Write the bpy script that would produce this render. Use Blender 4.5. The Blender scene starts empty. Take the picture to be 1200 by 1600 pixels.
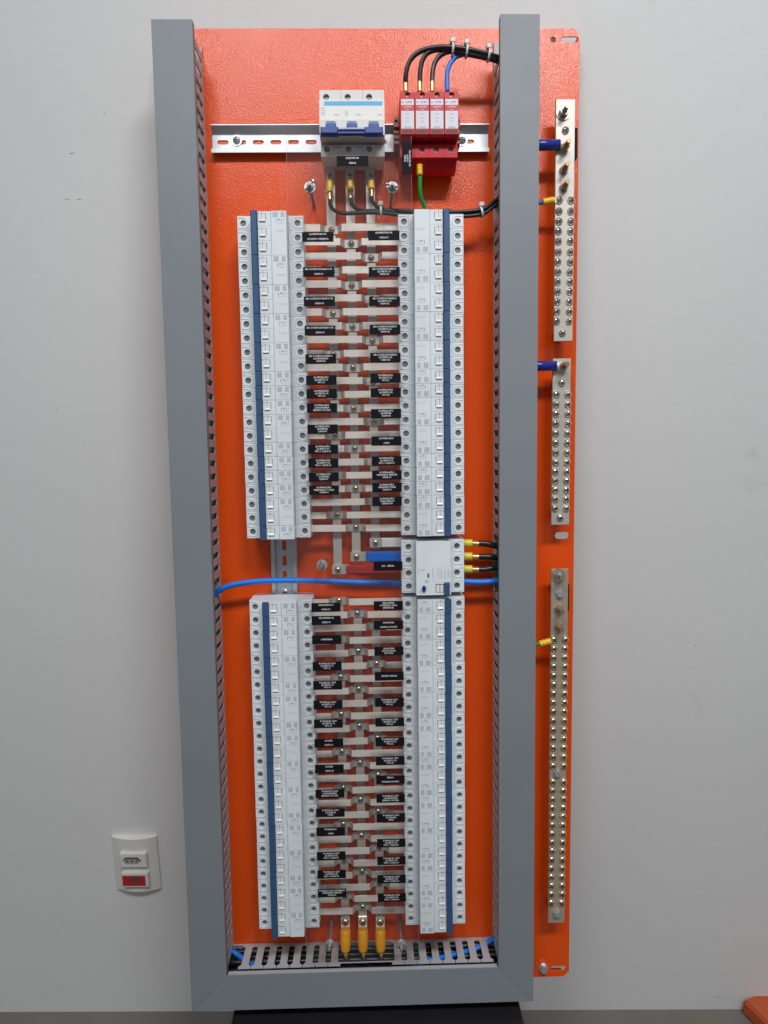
import bpy, bmesh, math, random
from mathutils import Vector, Matrix, geometry
random.seed(7)
MM = 0.001
scene = bpy.context.scene
COL = scene.collection

# ---------------------------------------------------------------- frames
# "panel" frame, millimetres: x right, z up along the plate, h out of the plate.
# The plate leans on the wall by LEAN_DEG, so panel coordinates are rotated into the world.
LEAN_DEG = 7.0
LEAN = Matrix.Translation((0, 0, 1.05)) @ Matrix.Rotation(math.radians(-LEAN_DEG), 4, 'X')

# ---------------------------------------------------------------- camera
F_PX, CAM_D = 1000.0, 898.64
TILT, PAN, ROLL = 0.0840, -0.0203, -0.0133
def rot3(a, b, c):
    return (Matrix.Rotation(c, 3, 'Z') @ Matrix.Rotation(a, 3, 'X') @ Matrix.Rotation(b, 3, 'Y'))
RC = rot3(TILT, PAN, ROLL)
BF = Matrix(((1, 0, 0), (0, -1, 0), (0, 0, -1)))
cam_data = bpy.data.cameras.new('camera'); cam = bpy.data.objects.new('camera', cam_data)
COL.objects.link(cam); scene.camera = cam
cam_data.sensor_fit = 'VERTICAL'; cam_data.sensor_height = 36.0; cam_data.lens = 36.0 * F_PX / 1600.0
cam_data.clip_start = 0.02; cam_data.clip_end = 60
P2W = Matrix(((1, 0, 0), (0, 0, -1), (0, 1, 0)))            # (x, z, h) -> (X, Y, Z)
rotm = (P2W @ (BF @ RC @ BF).transposed()).to_4x4()
cam.matrix_world = LEAN @ Matrix.Translation((0, -CAM_D * MM, 0)) @ rotm
def ray(px, py):
    q = Vector(((px - 600) / F_PX, (py - 800) / F_PX, 1))
    return BF @ (RC.transposed() @ q)                        # (x, z, h) direction
def P(px, py, h=0.0):
    d = ray(px, py); t = (h - CAM_D) / d.z
    return d.x * t, d.y * t
def V(x, z, h): return Vector((x * MM, -h * MM, z * MM))

# ---------------------------------------------------------------- world and lamps
world = bpy.data.worlds.new('World'); scene.world = world; world.use_nodes = True
bg = world.node_tree.nodes['Background']
bg.inputs[1].default_value = 0.68                             # the room: pale ceiling above, darker floor below
_wt = world.node_tree; _tc = _wt.nodes.new('ShaderNodeTexCoord'); _sx = _wt.nodes.new('ShaderNodeSeparateXYZ')
_rp = _wt.nodes.new('ShaderNodeValToRGB'); _mr = _wt.nodes.new('ShaderNodeMapRange'); _mr.inputs['From Min'].default_value = -1
_wt.links.new(_tc.outputs['Generated'], _sx.inputs[0]); _wt.links.new(_sx.outputs['Z'], _mr.inputs['Value']); _wt.links.new(_mr.outputs[0], _rp.inputs[0])
_e = _rp.color_ramp.elements; _e[0].position = 0.0; _e[0].color = (0.030, 0.029, 0.028, 1); _e[1].position = 0.9; _e[1].color = (0.40, 0.42, 0.44, 1)
_x = _e.new(0.28); _x.color = (0.045, 0.044, 0.043, 1); _x = _e.new(0.50); _x.color = (0.30, 0.31, 0.32, 1); _x = _e.new(0.58); _x.color = (0.40, 0.42, 0.44, 1)
_wt.links.new(_rp.outputs[0], bg.inputs[0])
def area(name, x, z, h, tx, tz, sx, sy, power, col=(0.985, 0.99, 1.0)):
    l = bpy.data.lights.new(name, 'AREA'); l.shape = 'RECTANGLE'; l.size = sx; l.size_y = sy
    l.energy = power; l.color = col; l.spread = math.radians(115)
    o = bpy.data.objects.new(name, l); COL.objects.link(o)
    a, b = V(x, z, h), V(tx, tz, 0)
    o.matrix_world = LEAN @ Matrix.Translation(a) @ (b - a).to_track_quat('-Z', 'Y').to_matrix().to_4x4()
area('ceiling_lamp', 640, 1750, 1750, 380, -380, 0.80, 0.26, 13.1)
area('ceiling_lamp', -450, 1750, 1750, -150, -380, 0.80, 0.26, 8.4)
scene.view_settings.view_transform = 'Standard'; scene.view_settings.look = 'None'
scene.view_settings.exposure = 0; scene.view_settings.gamma = 1
scene.render.engine = 'CYCLES'
scene.cycles.max_bounces = 8; scene.cycles.transparent_max_bounces = 12

# ---------------------------------------------------------------- materials
def mat(name, col, rough=0.5, metal=0.0, var=0.06, vscale=40, bump=0.0, bscale=400, spec=0.5, coat=0.0, rvar=0.0):
    m = bpy.data.materials.new(name); m.use_nodes = True
    nt = m.node_tree; b = nt.nodes['Principled BSDF']
    b.inputs['Roughness'].default_value = rough; b.inputs['Metallic'].default_value = metal
    b.inputs['Specular IOR Level'].default_value = spec; b.inputs['Coat Weight'].default_value = coat
    tc = nt.nodes.new('ShaderNodeTexCoord')
    n = nt.nodes.new('ShaderNodeTexNoise'); n.inputs['Scale'].default_value = vscale; n.inputs['Detail'].default_value = 5
    nt.links.new(tc.outputs['Object'], n.inputs['Vector'])
    oi = nt.nodes.new('ShaderNodeObjectInfo')
    ad = nt.nodes.new('ShaderNodeMath'); ad.operation = 'ADD'
    sc = nt.nodes.new('ShaderNodeMath'); sc.operation = 'MULTIPLY'; sc.inputs[1].default_value = 0.35
    nt.links.new(oi.outputs['Random'], sc.inputs[0]); nt.links.new(n.outputs['Fac'], ad.inputs[0]); nt.links.new(sc.outputs[0], ad.inputs[1])
    r = nt.nodes.new('ShaderNodeMapRange'); r.inputs['From Min'].default_value = 0.3; r.inputs['From Max'].default_value = 1.05
    r.inputs['To Min'].default_value = 1 - var; r.inputs['To Max'].default_value = 1 + var
    nt.links.new(ad.outputs[0], r.inputs['Value'])
    mx = nt.nodes.new('ShaderNodeVectorMath'); mx.operation = 'SCALE'; mx.inputs[0].default_value = col
    nt.links.new(r.outputs[0], mx.inputs['Scale']); nt.links.new(mx.outputs[0], b.inputs['Base Color'])
    if rvar:
        n3 = nt.nodes.new('ShaderNodeTexNoise'); n3.inputs['Scale'].default_value = vscale * 3
        nt.links.new(tc.outputs['Object'], n3.inputs['Vector'])
        r3 = nt.nodes.new('ShaderNodeMapRange'); r3.inputs['To Min'].default_value = rough - rvar; r3.inputs['To Max'].default_value = rough + rvar
        nt.links.new(n3.outputs['Fac'], r3.inputs['Value']); nt.links.new(r3.outputs[0], b.inputs['Roughness'])
    if bump:
        n2 = nt.nodes.new('ShaderNodeTexNoise'); n2.inputs['Scale'].default_value = bscale; n2.inputs['Detail'].default_value = 2
        nt.links.new(tc.outputs['Object'], n2.inputs['Vector'])
        bp = nt.nodes.new('ShaderNodeBump'); bp.inputs['Strength'].default_value = bump; bp.inputs['Distance'].default_value = 0.001
        nt.links.new(n2.outputs['Fac'], bp.inputs['Height']); nt.links.new(bp.outputs[0], b.inputs['Normal'])
    return m
M = {}
M['orange'] = mat('orange_powder_coat', (0.77, 0.079, 0.004), 0.17, 0, 0.05, 5, 0.42, 560, spec=0.38, rvar=0.03)
M['dull_orange'] = mat('dull_orange_paint', (0.46, 0.085, 0.022), 0.35, 0, 0.1, 12, 0.2, 200)
M['duct'] = mat('grey_pvc', (0.215, 0.240, 0.260), 0.50, 0, 0.09, 4, 0.04, 900, rvar=0.08)
M['duct_wall'] = mat('grey_pvc_wall', (0.42, 0.42, 0.43), 0.45, 0, 0.05, 8)
M['white'] = mat('breaker_plastic', (0.73, 0.79, 0.82), 0.38, 0, 0.075, 25, 0.04, 1500)
M['warm'] = mat('warm_plastic', (0.68, 0.67, 0.64), 0.4, 0, 0.03, 60)
M['rocker'] = mat('cream_plastic', (0.76, 0.79, 0.79), 0.35, 0, 0.05, 60)
M['slit'] = mat('dark_gap', (0.10, 0.10, 0.10), 0.7, 0, 0.1)
M['gap_shade'] = mat('toggle_gap_shade', (0.17, 0.17, 0.16), 0.7)
M['ink'] = mat('grey_print', (0.40, 0.43, 0.46), 0.55, 0, 0.15, 700)
M['blue'] = mat('blue_lever', (0.034, 0.092, 0.21), 0.42, 0, 0.08, 50)
M['steel'] = mat('zinc_steel', (0.62, 0.63, 0.63), 0.34, 0.75, 0.06, 30, 0.03, 500, rvar=0.08)
M['darksteel'] = mat('dark_zinc', (0.42, 0.42, 0.41), 0.3, 0.8, 0.1, 60)
M['rail'] = mat('zinc_rail', (0.52, 0.54, 0.56), 0.42, 0.75, 0.05, 25, 0.03, 400, rvar=0.08)
M['screw'] = mat('terminal_screw', (0.26, 0.26, 0.25), 0.4, 0.6, 0.2, 200)
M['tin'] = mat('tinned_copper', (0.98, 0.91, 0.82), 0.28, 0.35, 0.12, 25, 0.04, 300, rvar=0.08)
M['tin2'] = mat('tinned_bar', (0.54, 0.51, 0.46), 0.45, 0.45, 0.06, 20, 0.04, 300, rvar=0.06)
M['nickel'] = mat('nickel_screw', (0.58, 0.52, 0.43), 0.24, 0.85, 0.12, 120)
M['nickel2'] = mat('bright_nickel_screw', (0.74, 0.68, 0.58), 0.22, 0.85, 0.12, 120)
M['brass_screw'] = mat('warm_nickel_screw', (0.74, 0.61, 0.42), 0.22, 0.85, 0.14, 120)
M['tin3'] = mat('warm_tinned_bar', (0.50, 0.43, 0.34), 0.42, 0.5, 0.06, 20, 0.04, 300, rvar=0.06)
M['cross'] = mat('screw_cross', (0.045, 0.04, 0.035), 0.6, 0.3)
M['brass'] = mat('brass', (0.70, 0.50, 0.20), 0.28, 0.8, 0.1, 100)
M['copper'] = mat('copper_stud', (0.52, 0.36, 0.22), 0.3, 0.8, 0.12, 120)
M['black'] = mat('black_cable', (0.014, 0.014, 0.016), 0.33, 0, 0.2, 60)
M['bluec'] = mat('blue_cable', (0.004, 0.19, 0.74), 0.40, 0, 0.08, 40)
M['navy'] = mat('navy_sleeve', (0.012, 0.028, 0.26), 0.25, 0, 0.1, 40)
M['darkcable'] = mat('dark_blue_cable', (0.010, 0.02, 0.07), 0.4, 0, 0.2, 40)
M['green'] = mat('green_cable', (0.02, 0.36, 0.07), 0.35, 0, 0.1, 40)
M['yellow'] = mat('yellow_sleeve', (0.82, 0.52, 0.02), 0.35, 0, 0.08, 80)
M['lemon'] = mat('lemon_sleeve', (0.72, 0.60, 0.05), 0.35, 0, 0.08, 80)
M['amber'] = mat('amber_sleeve', (0.80, 0.34, 0.002), 0.35, 0, 0.1, 80)
M['tie'] = mat('nylon_tie', (0.62, 0.60, 0.58), 0.4, 0, 0.05)
M['label'] = mat('black_label', (0.008, 0.008, 0.012), 0.6, 0, 0.15, 30, spec=0.12)
M['letter'] = mat('white_lettering', (0.78, 0.78, 0.78), 0.5, 0, 0.04)
M['red'] = mat('red_plastic', (0.56, 0.010, 0.016), 0.36, 0, 0.07, 50, 0.03, 900, spec=0.3)
M['redink'] = mat('red_print', (0.60, 0.03, 0.05), 0.5)
M['paper'] = mat('white_print', (0.70, 0.68, 0.74), 0.5, 0, 0.04)
M['cyan'] = mat('cyan_print', (0.02, 0.34, 0.62), 0.4)
M['dullblue'] = mat('royal_blue_lever', (0.022, 0.055, 0.30), 0.35, 0, 0.1)
M['teal'] = mat('teal_window', (0.10, 0.22, 0.27), 0.4)
M['clearplastic'] = mat('pale_lever_bar', (0.36, 0.43, 0.66), 0.3)
M['stop'] = mat('brown_end_stop', (0.36, 0.17, 0.13), 0.5)
M['tape_red'] = mat('red_tape', (0.40, 0.02, 0.02), 0.38)
M['tape_blue'] = mat('blue_tape', (0.003, 0.13, 0.60), 0.38)
M['tape_white'] = mat('white_tape', (0.68, 0.68, 0.70), 0.38)
M['table'] = mat('black_table', (0.010, 0.010, 0.011), 0.42, 0, 0.2, 12, 0.05, 200)
M['outlet'] = mat('outlet_white', (0.66, 0.66, 0.63), 0.35, 0, 0.03)
M['redwin'] = mat('red_rocker', (0.42, 0.02, 0.02), 0.3)
M['recess'] = mat('socket_recess', (0.36, 0.34, 0.31), 0.5)
M['scuff'] = mat('paint_scuff', (0.50, 0.49, 0.48), 0.6)
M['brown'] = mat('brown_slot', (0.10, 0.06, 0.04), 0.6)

def wall_mat():
    m = mat('painted_wall', (0.70, 0.70, 0.695), 0.62, 0, 0.05, 1.6, 0.28, 60, spec=0.3)
    nt = m.node_tree; b = nt.nodes['Principled BSDF']
    src = b.inputs['Base Color'].links[0].from_socket
    tc = nt.nodes.new('ShaderNodeTexCoord')
    n = nt.nodes.new('ShaderNodeTexNoise'); n.inputs['Scale'].default_value = 9; n.inputs['Detail'].default_value = 8; n.inputs['Roughness'].default_value = 0.7
    nt.links.new(tc.outputs['Object'], n.inputs['Vector'])
    r = nt.nodes.new('ShaderNodeValToRGB'); r.color_ramp.elements[0].position = 0.28; r.color_ramp.elements[0].color = (0.86, 0.84, 0.81, 1)
    r.color_ramp.elements[1].position = 0.36; r.color_ramp.elements[1].color = (1, 1, 1, 1)
    nt.links.new(n.outputs['Fac'], r.inputs[0])
    mx = nt.nodes.new('ShaderNodeMix'); mx.data_type = 'RGBA'; mx.blend_type = 'MULTIPLY'; mx.inputs[0].default_value = 0.6
    nt.links.new(src, mx.inputs[6]); nt.links.new(r.outputs[0], mx.inputs[7]); nt.links.new(mx.outputs[2], b.inputs['Base Color'])
    return m
M['wall'] = wall_mat()
M['floor'] = mat('floor_tile', (0.15, 0.135, 0.12), 0.4, 0, 0.2, 8, 0.1, 80)
def acrylic():
    m = bpy.data.materials.new('clear_acrylic'); m.use_nodes = True; nt = m.node_tree
    nt.nodes.remove(nt.nodes['Principled BSDF']); out = nt.nodes['Material Output']
    tr = nt.nodes.new('ShaderNodeBsdfTransparent'); tr.inputs[0].default_value = (0.975, 0.97, 0.97, 1)
    gl = nt.nodes.new('ShaderNodeBsdfGlossy'); gl.inputs['Roughness'].default_value = 0.07
    df = nt.nodes.new('ShaderNodeBsdfDiffuse'); df.inputs[0].default_value = (0.7, 0.7, 0.7, 1)
    lw = nt.nodes.new('ShaderNodeLayerWeight'); lw.inputs[0].default_value = 0.5
    pw = nt.nodes.new('ShaderNodeMath'); pw.operation = 'POWER'; pw.inputs[1].default_value = 4.0
    fr = nt.nodes.new('ShaderNodeMapRange'); fr.inputs['To Min'].default_value = 0.025; fr.inputs['To Max'].default_value = 0.9
    nt.links.new(lw.outputs['Facing'], pw.inputs[0]); nt.links.new(pw.outputs[0], fr.inputs['Value'])
    tc = nt.nodes.new('ShaderNodeTexCoord'); n = nt.nodes.new('ShaderNodeTexNoise'); n.inputs['Scale'].default_value = 12
    nt.links.new(tc.outputs['Object'], n.inputs['Vector'])
    r = nt.nodes.new('ShaderNodeMapRange'); r.inputs['To Min'].default_value = 0.0; r.inputs['To Max'].default_value = 0.018
    nt.links.new(n.outputs['Fac'], r.inputs['Value'])
    m1 = nt.nodes.new('ShaderNodeMixShader'); m2 = nt.nodes.new('ShaderNodeMixShader')
    nt.links.new(r.outputs[0], m1.inputs[0]); nt.links.new(tr.outputs[0], m1.inputs[1]); nt.links.new(df.outputs[0], m1.inputs[2])
    nt.links.new(fr.outputs[0], m2.inputs[0]); nt.links.new(m1.outputs[0], m2.inputs[1]); nt.links.new(gl.outputs[0], m2.inputs[2])
    nt.links.new(m2.outputs[0], out.inputs[0]); return m
M['acrylic'] = acrylic()
M['acrylic_edge'] = mat('acrylic_edge', (0.38, 0.38, 0.38), 0.25)

# ---------------------------------------------------------------- mesh builder (panel millimetres)
class MB:
    def __init__(s): s.v = []; s.f = []; s.mi = []; s.cur = 0; s.sm = []
    def add(s, vs, fs, smooth=False):
        o = len(s.v); s.v += [tuple(v) for v in vs]
        for f in fs: s.f.append([i + o for i in f]); s.mi.append(s.cur); s.sm.append(smooth)
    def box(s, x0, x1, z0, z1, h0, h1, c=0.0):
        if x0 > x1: x0, x1 = x1, x0
        if z0 > z1: z0, z1 = z1, z0
        if c:                                              # chamfered front
            vs = [(x0, z0, h0), (x1, z0, h0), (x1, z1, h0), (x0, z1, h0), (x0, z0, h1 - c), (x1, z0, h1 - c), (x1, z1, h1 - c), (x0, z1, h1 - c),
                  (x0 + c, z0 + c, h1), (x1 - c, z0 + c, h1), (x1 - c, z1 - c, h1), (x0 + c, z1 - c, h1)]
            fs = [(3, 2, 1, 0), (0, 1, 5, 4), (1, 2, 6, 5), (2, 3, 7, 6), (3, 0, 4, 7), (4, 5, 9, 8), (5, 6, 10, 9), (6, 7, 11, 10), (7, 4, 8, 11), (8, 9, 10, 11)]
        else:
            vs = [(x0, z0, h0), (x1, z0, h0), (x1, z1, h0), (x0, z1, h0), (x0, z0, h1), (x1, z0, h1), (x1, z1, h1), (x0, z1, h1)]
            fs = [(3, 2, 1, 0), (0, 1, 5, 4), (1, 2, 6, 5), (2, 3, 7, 6), (3, 0, 4, 7), (4, 5, 6, 7)]
        s.add(vs, fs)
    def prism(s, pts, a0, a1, axis='z'):
        """profile extruded: axis 'z' pts=(x,h); 'x' pts=(z,h); 'h' pts=(x,z)"""
        def mk(p, a):
            return {'z': (p[0], a, p[1]), 'x': (a, p[0], p[1]), 'h': (p[0], p[1], a)}[axis]
        n = len(pts)
        s.add([mk(p, a0) for p in pts] + [mk(p, a1) for p in pts],
              [list(range(n)), list(range(2 * n - 1, n - 1, -1))] + [(i, (i + 1) % n, (i + 1) % n + n, i + n) for i in range(n)])
    def sheet(s, outer, holes, h0, h1):
        """flat sheet with holes, thickness h0..h1, outlines in (x,z)"""
        loops = [outer] + holes
        tris = geometry.tessellate_polygon([[Vector((p[0], p[1], 0)) for p in l] for l in loops])
        flat = [p for l in loops for p in l]; n = len(flat)
        fs = [tuple(t) for t in tris] + [tuple(i + n for i in t[::-1]) for t in tris]
        k = 0
        for l in loops:
            m = len(l)
            fs += [(k + i, k + (i + 1) % m, k + (i + 1) % m + n, k + i + n) for i in range(m)]; k += m
        s.add([(p[0], p[1], h1) for p in flat] + [(p[0], p[1], h0) for p in flat], fs)
    def cyl(s, x, z, r, h0, h1, n=14, r1=None, rot=0, smooth=True):
        r1 = r if r1 is None else r1
        a = [rot + 2 * math.pi * i / n for i in range(n)]
        vs = [(x + r * math.cos(t), z + r * math.sin(t), h0) for t in a] + [(x + r1 * math.cos(t), z + r1 * math.sin(t), h1) for t in a]
        o = len(s.v)
        s.add(vs, [(i, (i + 1) % n, (i + 1) % n + n, i + n) for i in range(n)], smooth)
        s.f.append([o + n + i for i in range(n)]); s.mi.append(s.cur); s.sm.append(False)
        s.f.append([o + n - 1 - i for i in range(n)]); s.mi.append(s.cur); s.sm.append(False)
    def dome(s, x, z, r, h0, ht, n=12, rings=3):
        vs = []; fs = []
        for k in range(rings + 1):
            t = k / (rings + 0.35) * math.pi / 2
            for i in range(n):
                a = 2 * math.pi * i / n; vs.append((x + r * math.cos(t) * math.cos(a), z + r * math.cos(t) * math.sin(a), h0 + ht * math.sin(t)))
        for k in range(rings):
            for i in range(n): fs.append((k * n + i, k * n + (i + 1) % n, (k + 1) * n + (i + 1) % n, (k + 1) * n + i))
        fs.append(tuple(rings * n + i for i in range(n)))
        s.add(vs, fs, True)
    def hole_plate(s, x0, x1, z0, z1, cx, cz, r, h0, h1, depth, n=16):
        """block with a round blind hole in its front"""
        ang = [2 * math.pi * (i + 0.5) / n for i in range(n)]
        out = []
        for a in ang:
            dx, dz = math.cos(a), math.sin(a); t = 1e9
            if dx > 0: t = min(t, (x1 - cx) / dx)
            if dx < 0: t = min(t, (x0 - cx) / dx)
            if dz > 0: t = min(t, (z1 - cz) / dz)
            if dz < 0: t = min(t, (z0 - cz) / dz)
            out.append((cx + dx * t, cz + dz * t))
        pts = [(p, 0) for p in out]
        # insert corners
        ring = list(out); corners = [(x1, z1), (x0, z1), (x0, z0), (x1, z0)]
        vs = [(p[0], p[1], h1) for p in ring] + [(cx + r * math.cos(a), cz + r * math.sin(a), h1) for a in ang] + \
             [(cx + r * math.cos(a), cz + r * math.sin(a), h1 - depth) for a in ang]
        fs = []
        for i in range(n):
            j = (i + 1) % n; fs.append((i, j, n + j, n + i)); fs.append((n + i, n + j, 2 * n + j, 2 * n + i))
            a, b = ring[i], ring[j]
            if abs(a[0] - b[0]) > 1e-6 and abs(a[1] - b[1]) > 1e-6:
                c = min(corners, key=lambda q: (q[0] - (a[0] + b[0]) / 2) ** 2 + (q[1] - (a[1] + b[1]) / 2) ** 2)
                vs.append((c[0], c[1], h1)); fs.append((i, len(vs) - 1, j))
        fs.append(tuple(range(3 * n - 1, 2 * n - 1, -1)))
        k = len(vs); vs += [(x0, z0, h0), (x1, z0, h0), (x1, z1, h0), (x0, z1, h0), (x0, z0, h1), (x1, z0, h1), (x1, z1, h1), (x0, z1, h1)]
        fs += [(k, k + 1, k + 5, k + 4), (k + 1, k + 2, k + 6, k + 5), (k + 2, k + 3, k + 7, k + 6), (k + 3, k, k + 4, k + 7)]
        s.add(vs, fs)
    def tube(s, pts, r, n=8, caps=True, smooth=True):
        pts = [Vector(p) for p in pts]; m = len(pts)
        rs = r if isinstance(r, (list, tuple)) else [r] * m
        t = [(pts[min(i + 1, m - 1)] - pts[max(i - 1, 0)]).normalized() for i in range(m)]
        u = t[0].orthogonal().normalized(); vs = []
        for i in range(m):
            u = (u - t[i] * u.dot(t[i])).normalized(); w = t[i].cross(u)
            for k in range(n):
                a = 2 * math.pi * k / n; vs.append(pts[i] + (u * math.cos(a) + w * math.sin(a)) * rs[i])
        fs = [(i * n + k, i * n + (k + 1) % n, (i + 1) * n + (k + 1) % n, (i + 1) * n + k) for i in range(m - 1) for k in range(n)]
        s.add(vs, fs, smooth)
        if caps:
            o = len(s.v) - len(vs)
            s.f.append([o + n - 1 - k for k in range(n)]); s.mi.append(s.cur); s.sm.append(False)
            s.f.append([o + (m - 1) * n + k for k in range(n)]); s.mi.append(s.cur); s.sm.append(False)
    def mesh(s, name, mats, off=(0, 0, 0)):
        me = bpy.data.meshes.new(name)
        me.from_pydata([V(v[0] - off[0], v[1] - off[1], v[2] - off[2]) for v in s.v], [], s.f)
        for m in (mats if isinstance(mats, (list, tuple)) else [mats]): me.materials.append(M[m])
        me.polygons.foreach_set('material_index', s.mi); me.polygons.foreach_set('use_smooth', s.sm)
        bm = bmesh.new(); bm.from_mesh(me); bmesh.ops.recalc_face_normals(bm, faces=bm.faces); bm.to_mesh(me); bm.free()
        me.update(); return me
def spline(pts, k=6):
    """Catmull-Rom through (x,z,h) points"""
    pts = [Vector(p) for p in pts]; q = [2 * pts[0] - pts[1]] + pts + [2 * pts[-1] - pts[-2]]; out = []
    for i in range(1, len(q) - 2):
        for j in range(k):
            t = j / k; a, b, c, d = q[i - 1], q[i], q[i + 1], q[i + 2]
            out.append(0.5 * ((2 * b) + (c - a) * t + (2 * a - 5 * b + 4 * c - d) * t * t + (3 * b - a - 3 * c + d) * t ** 3))
    out.append(pts[-1]); return out
def px(*pts): return [(*P(a, b, h), h) for a, b, h in pts]

TOP = []
def tag(o, label=None, cat=None, group=None, kind=None):
    if label: o['label'] = label
    if cat: o['category'] = cat
    if group: o['group'] = group
    if kind: o['kind'] = kind
def thing(name, label, cat, loc=(0, 0, 0), group=None, top=True):
    o = bpy.data.objects.new(name, None); o.empty_display_size = 0.01; COL.objects.link(o)
    o.location = V(*loc); o['off'] = list(loc); tag(o, label, cat, group); TOP.append(o); return o
def part(name, mb, mats, parent, label=None):
    r = parent
    while r.parent: r = r.parent
    off = tuple(r['off']) if 'off' in r else (0, 0, 0)
    o = bpy.data.objects.new(name, mb.mesh(name, mats, off)); COL.objects.link(o); o.parent = parent
    if parent is not r: o.location = -parent.location
    if label: o['label'] = label
    return o
def part_at(name, me, parent, loc, rot=0, label=None):
    """shared mesh at a panel location under a thing root"""
    o = bpy.data.objects.new(name, me); COL.objects.link(o); o.parent = parent
    off = tuple(parent['off']) if 'off' in parent else (0, 0, 0)
    o.location = V(loc[0] - off[0], loc[1] - off[1], loc[2] - off[2]); o.rotation_euler = (0, rot, 0)
    if label: o['label'] = label
    return o
def single(name, mb, mats, label, cat, loc=(0, 0, 0), group=None):
    o = bpy.data.objects.new(name, mb.mesh(name, mats, loc)); COL.objects.link(o); o.location = V(*loc); o['off'] = list(loc)
    tag(o, label, cat, group); TOP.append(o); return o
def copy_tree(o, parent=None):
    c = o.copy(); COL.objects.link(c); c.parent = parent
    for ch in o.children: copy_tree(ch, c)
    return c
_tc = {}
def text_mesh(txt, size, mat_key, spacing=1.0, line=1.0):
    key = (txt, size, mat_key, spacing, line)
    if key in _tc: return _tc[key]
    cu = bpy.data.curves.new('lettering', 'FONT'); cu.body = txt; cu.size = size * MM; cu.align_x = 'CENTER'; cu.align_y = 'CENTER'
    cu.resolution_u = 1; cu.space_character = spacing; cu.space_line = line; cu.offset = 0.018 * size * MM
    to = bpy.data.objects.new('lettering', cu); COL.objects.link(to)
    bpy.context.view_layer.update()
    me = bpy.data.meshes.new_from_object(to.evaluated_get(bpy.context.evaluated_depsgraph_get()))
    bpy.data.objects.remove(to)
    me.transform(Matrix.Rotation(math.pi / 2, 4, 'X')); me.name = 'lettering'
    me.materials.clear(); me.materials.append(M[mat_key]); _tc[key] = me; return me

# ================================================================ the setting
CAMW = cam.matrix_world.translation.copy()
def ray_world(px_, py_):
    d = ray(px_, py_); return (LEAN.to_3x3() @ Vector((d.x, -d.z, d.y))).normalized()
top_back = LEAN @ V(0, 572, -14)
WALL_Y = top_back.y + 0.014
YAW = 0.028                                                     # the panel stands slightly askew to the wall
def on_wall(a, b, out=0.0):
    d = ray_world(a, b); t = (WALL_Y - out - CAMW.y - YAW * CAMW.x) / (d.y + YAW * d.x); return CAMW + d * t
FLOOR_Z = on_wall(600, 1579).z
def on_floor(a, b, up=0.0):
    d = ray_world(a, b); t = (FLOOR_Z + up - CAMW.z) / d.z; return CAMW + d * t
def world_obj(name, me, loc=(0, 0, 0)):
    o = bpy.data.objects.new(name, me); COL.objects.link(o); o.location = loc; return o
def quad_mesh(name, vs, m):
    me = bpy.data.meshes.new(name); me.from_pydata(vs, [], [list(range(len(vs)))]); me.materials.append(M[m]); me.update(); return me
w = world_obj('wall', quad_mesh('wall', [(-3, WALL_Y + 3 * YAW, FLOOR_Z), (3, WALL_Y - 3 * YAW, FLOOR_Z), (3, WALL_Y - 3 * YAW, FLOOR_Z + 3), (-3, WALL_Y + 3 * YAW, FLOOR_Z + 3)], 'wall')); tag(w, kind='structure')
fl = world_obj('floor', quad_mesh('floor', [(-3, WALL_Y - 3, FLOOR_Z), (3, WALL_Y - 3, FLOOR_Z), (3, WALL_Y + .09, FLOOR_Z), (-3, WALL_Y + .09, FLOOR_Z)], 'floor')); tag(fl, kind='structure')

def wbox(name, mn, mx, mkey, bev=0.0, parent=None, loc=None):
    bm = bmesh.new(); bmesh.ops.create_cube(bm, size=1)
    c = [(mn[i] + mx[i]) / 2 for i in range(3)]; s = [mx[i] - mn[i] for i in range(3)]
    loc = loc or c
    for v in bm.verts: v.co = Vector([v.co[i] * s[i] + c[i] - loc[i] for i in range(3)])
    if bev: bmesh.ops.bevel(bm, geom=bm.edges[:], offset=bev, segments=3, affect='EDGES', profile=0.5)
    me = bpy.data.meshes.new(name); bm.to_mesh(me); bm.free(); me.materials.append(M[mkey])
    o = bpy.data.objects.new(name, me); COL.objects.link(o); o.location = loc
    if parent: o.parent = parent; o.location = Vector(loc) - parent.location
    return o

# black table the panel stands on
PB = LEAN @ V(0, P(860, 1526, 0)[1], 0)
TZ = PB.z - 0.002
def on_z(a, b, z):
    d = ray_world(a, b); t = (z - CAMW.z) / d.z; return CAMW + d * t
tl, tr = on_z(364, 1582, TZ), on_z(814, 1575, TZ)
troot = bpy.data.objects.new('low_table', None); COL.objects.link(troot); troot.location = ((tl.x + tr.x) / 2, WALL_Y - 0.28, FLOOR_Z)
tag(troot, 'black low table under the foot of the panel, mostly hidden by the bottom duct', 'table')
y0, y1 = CAMW.y + 0.25, PB.y + 0.05
wbox('tabletop', (tl.x, y0, TZ - 0.022), (tr.x, y1, TZ), 'table', 0.003, troot)
for sx in (tl.x + 0.02, tr.x - 0.02):
    for sy in (y0 + 0.02, y1 - 0.02):
        wbox('leg', (sx - 0.015, sy - 0.015, FLOOR_Z), (sx + 0.015, sy + 0.015, TZ - 0.0225), 'table', 0.002, troot)

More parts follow.
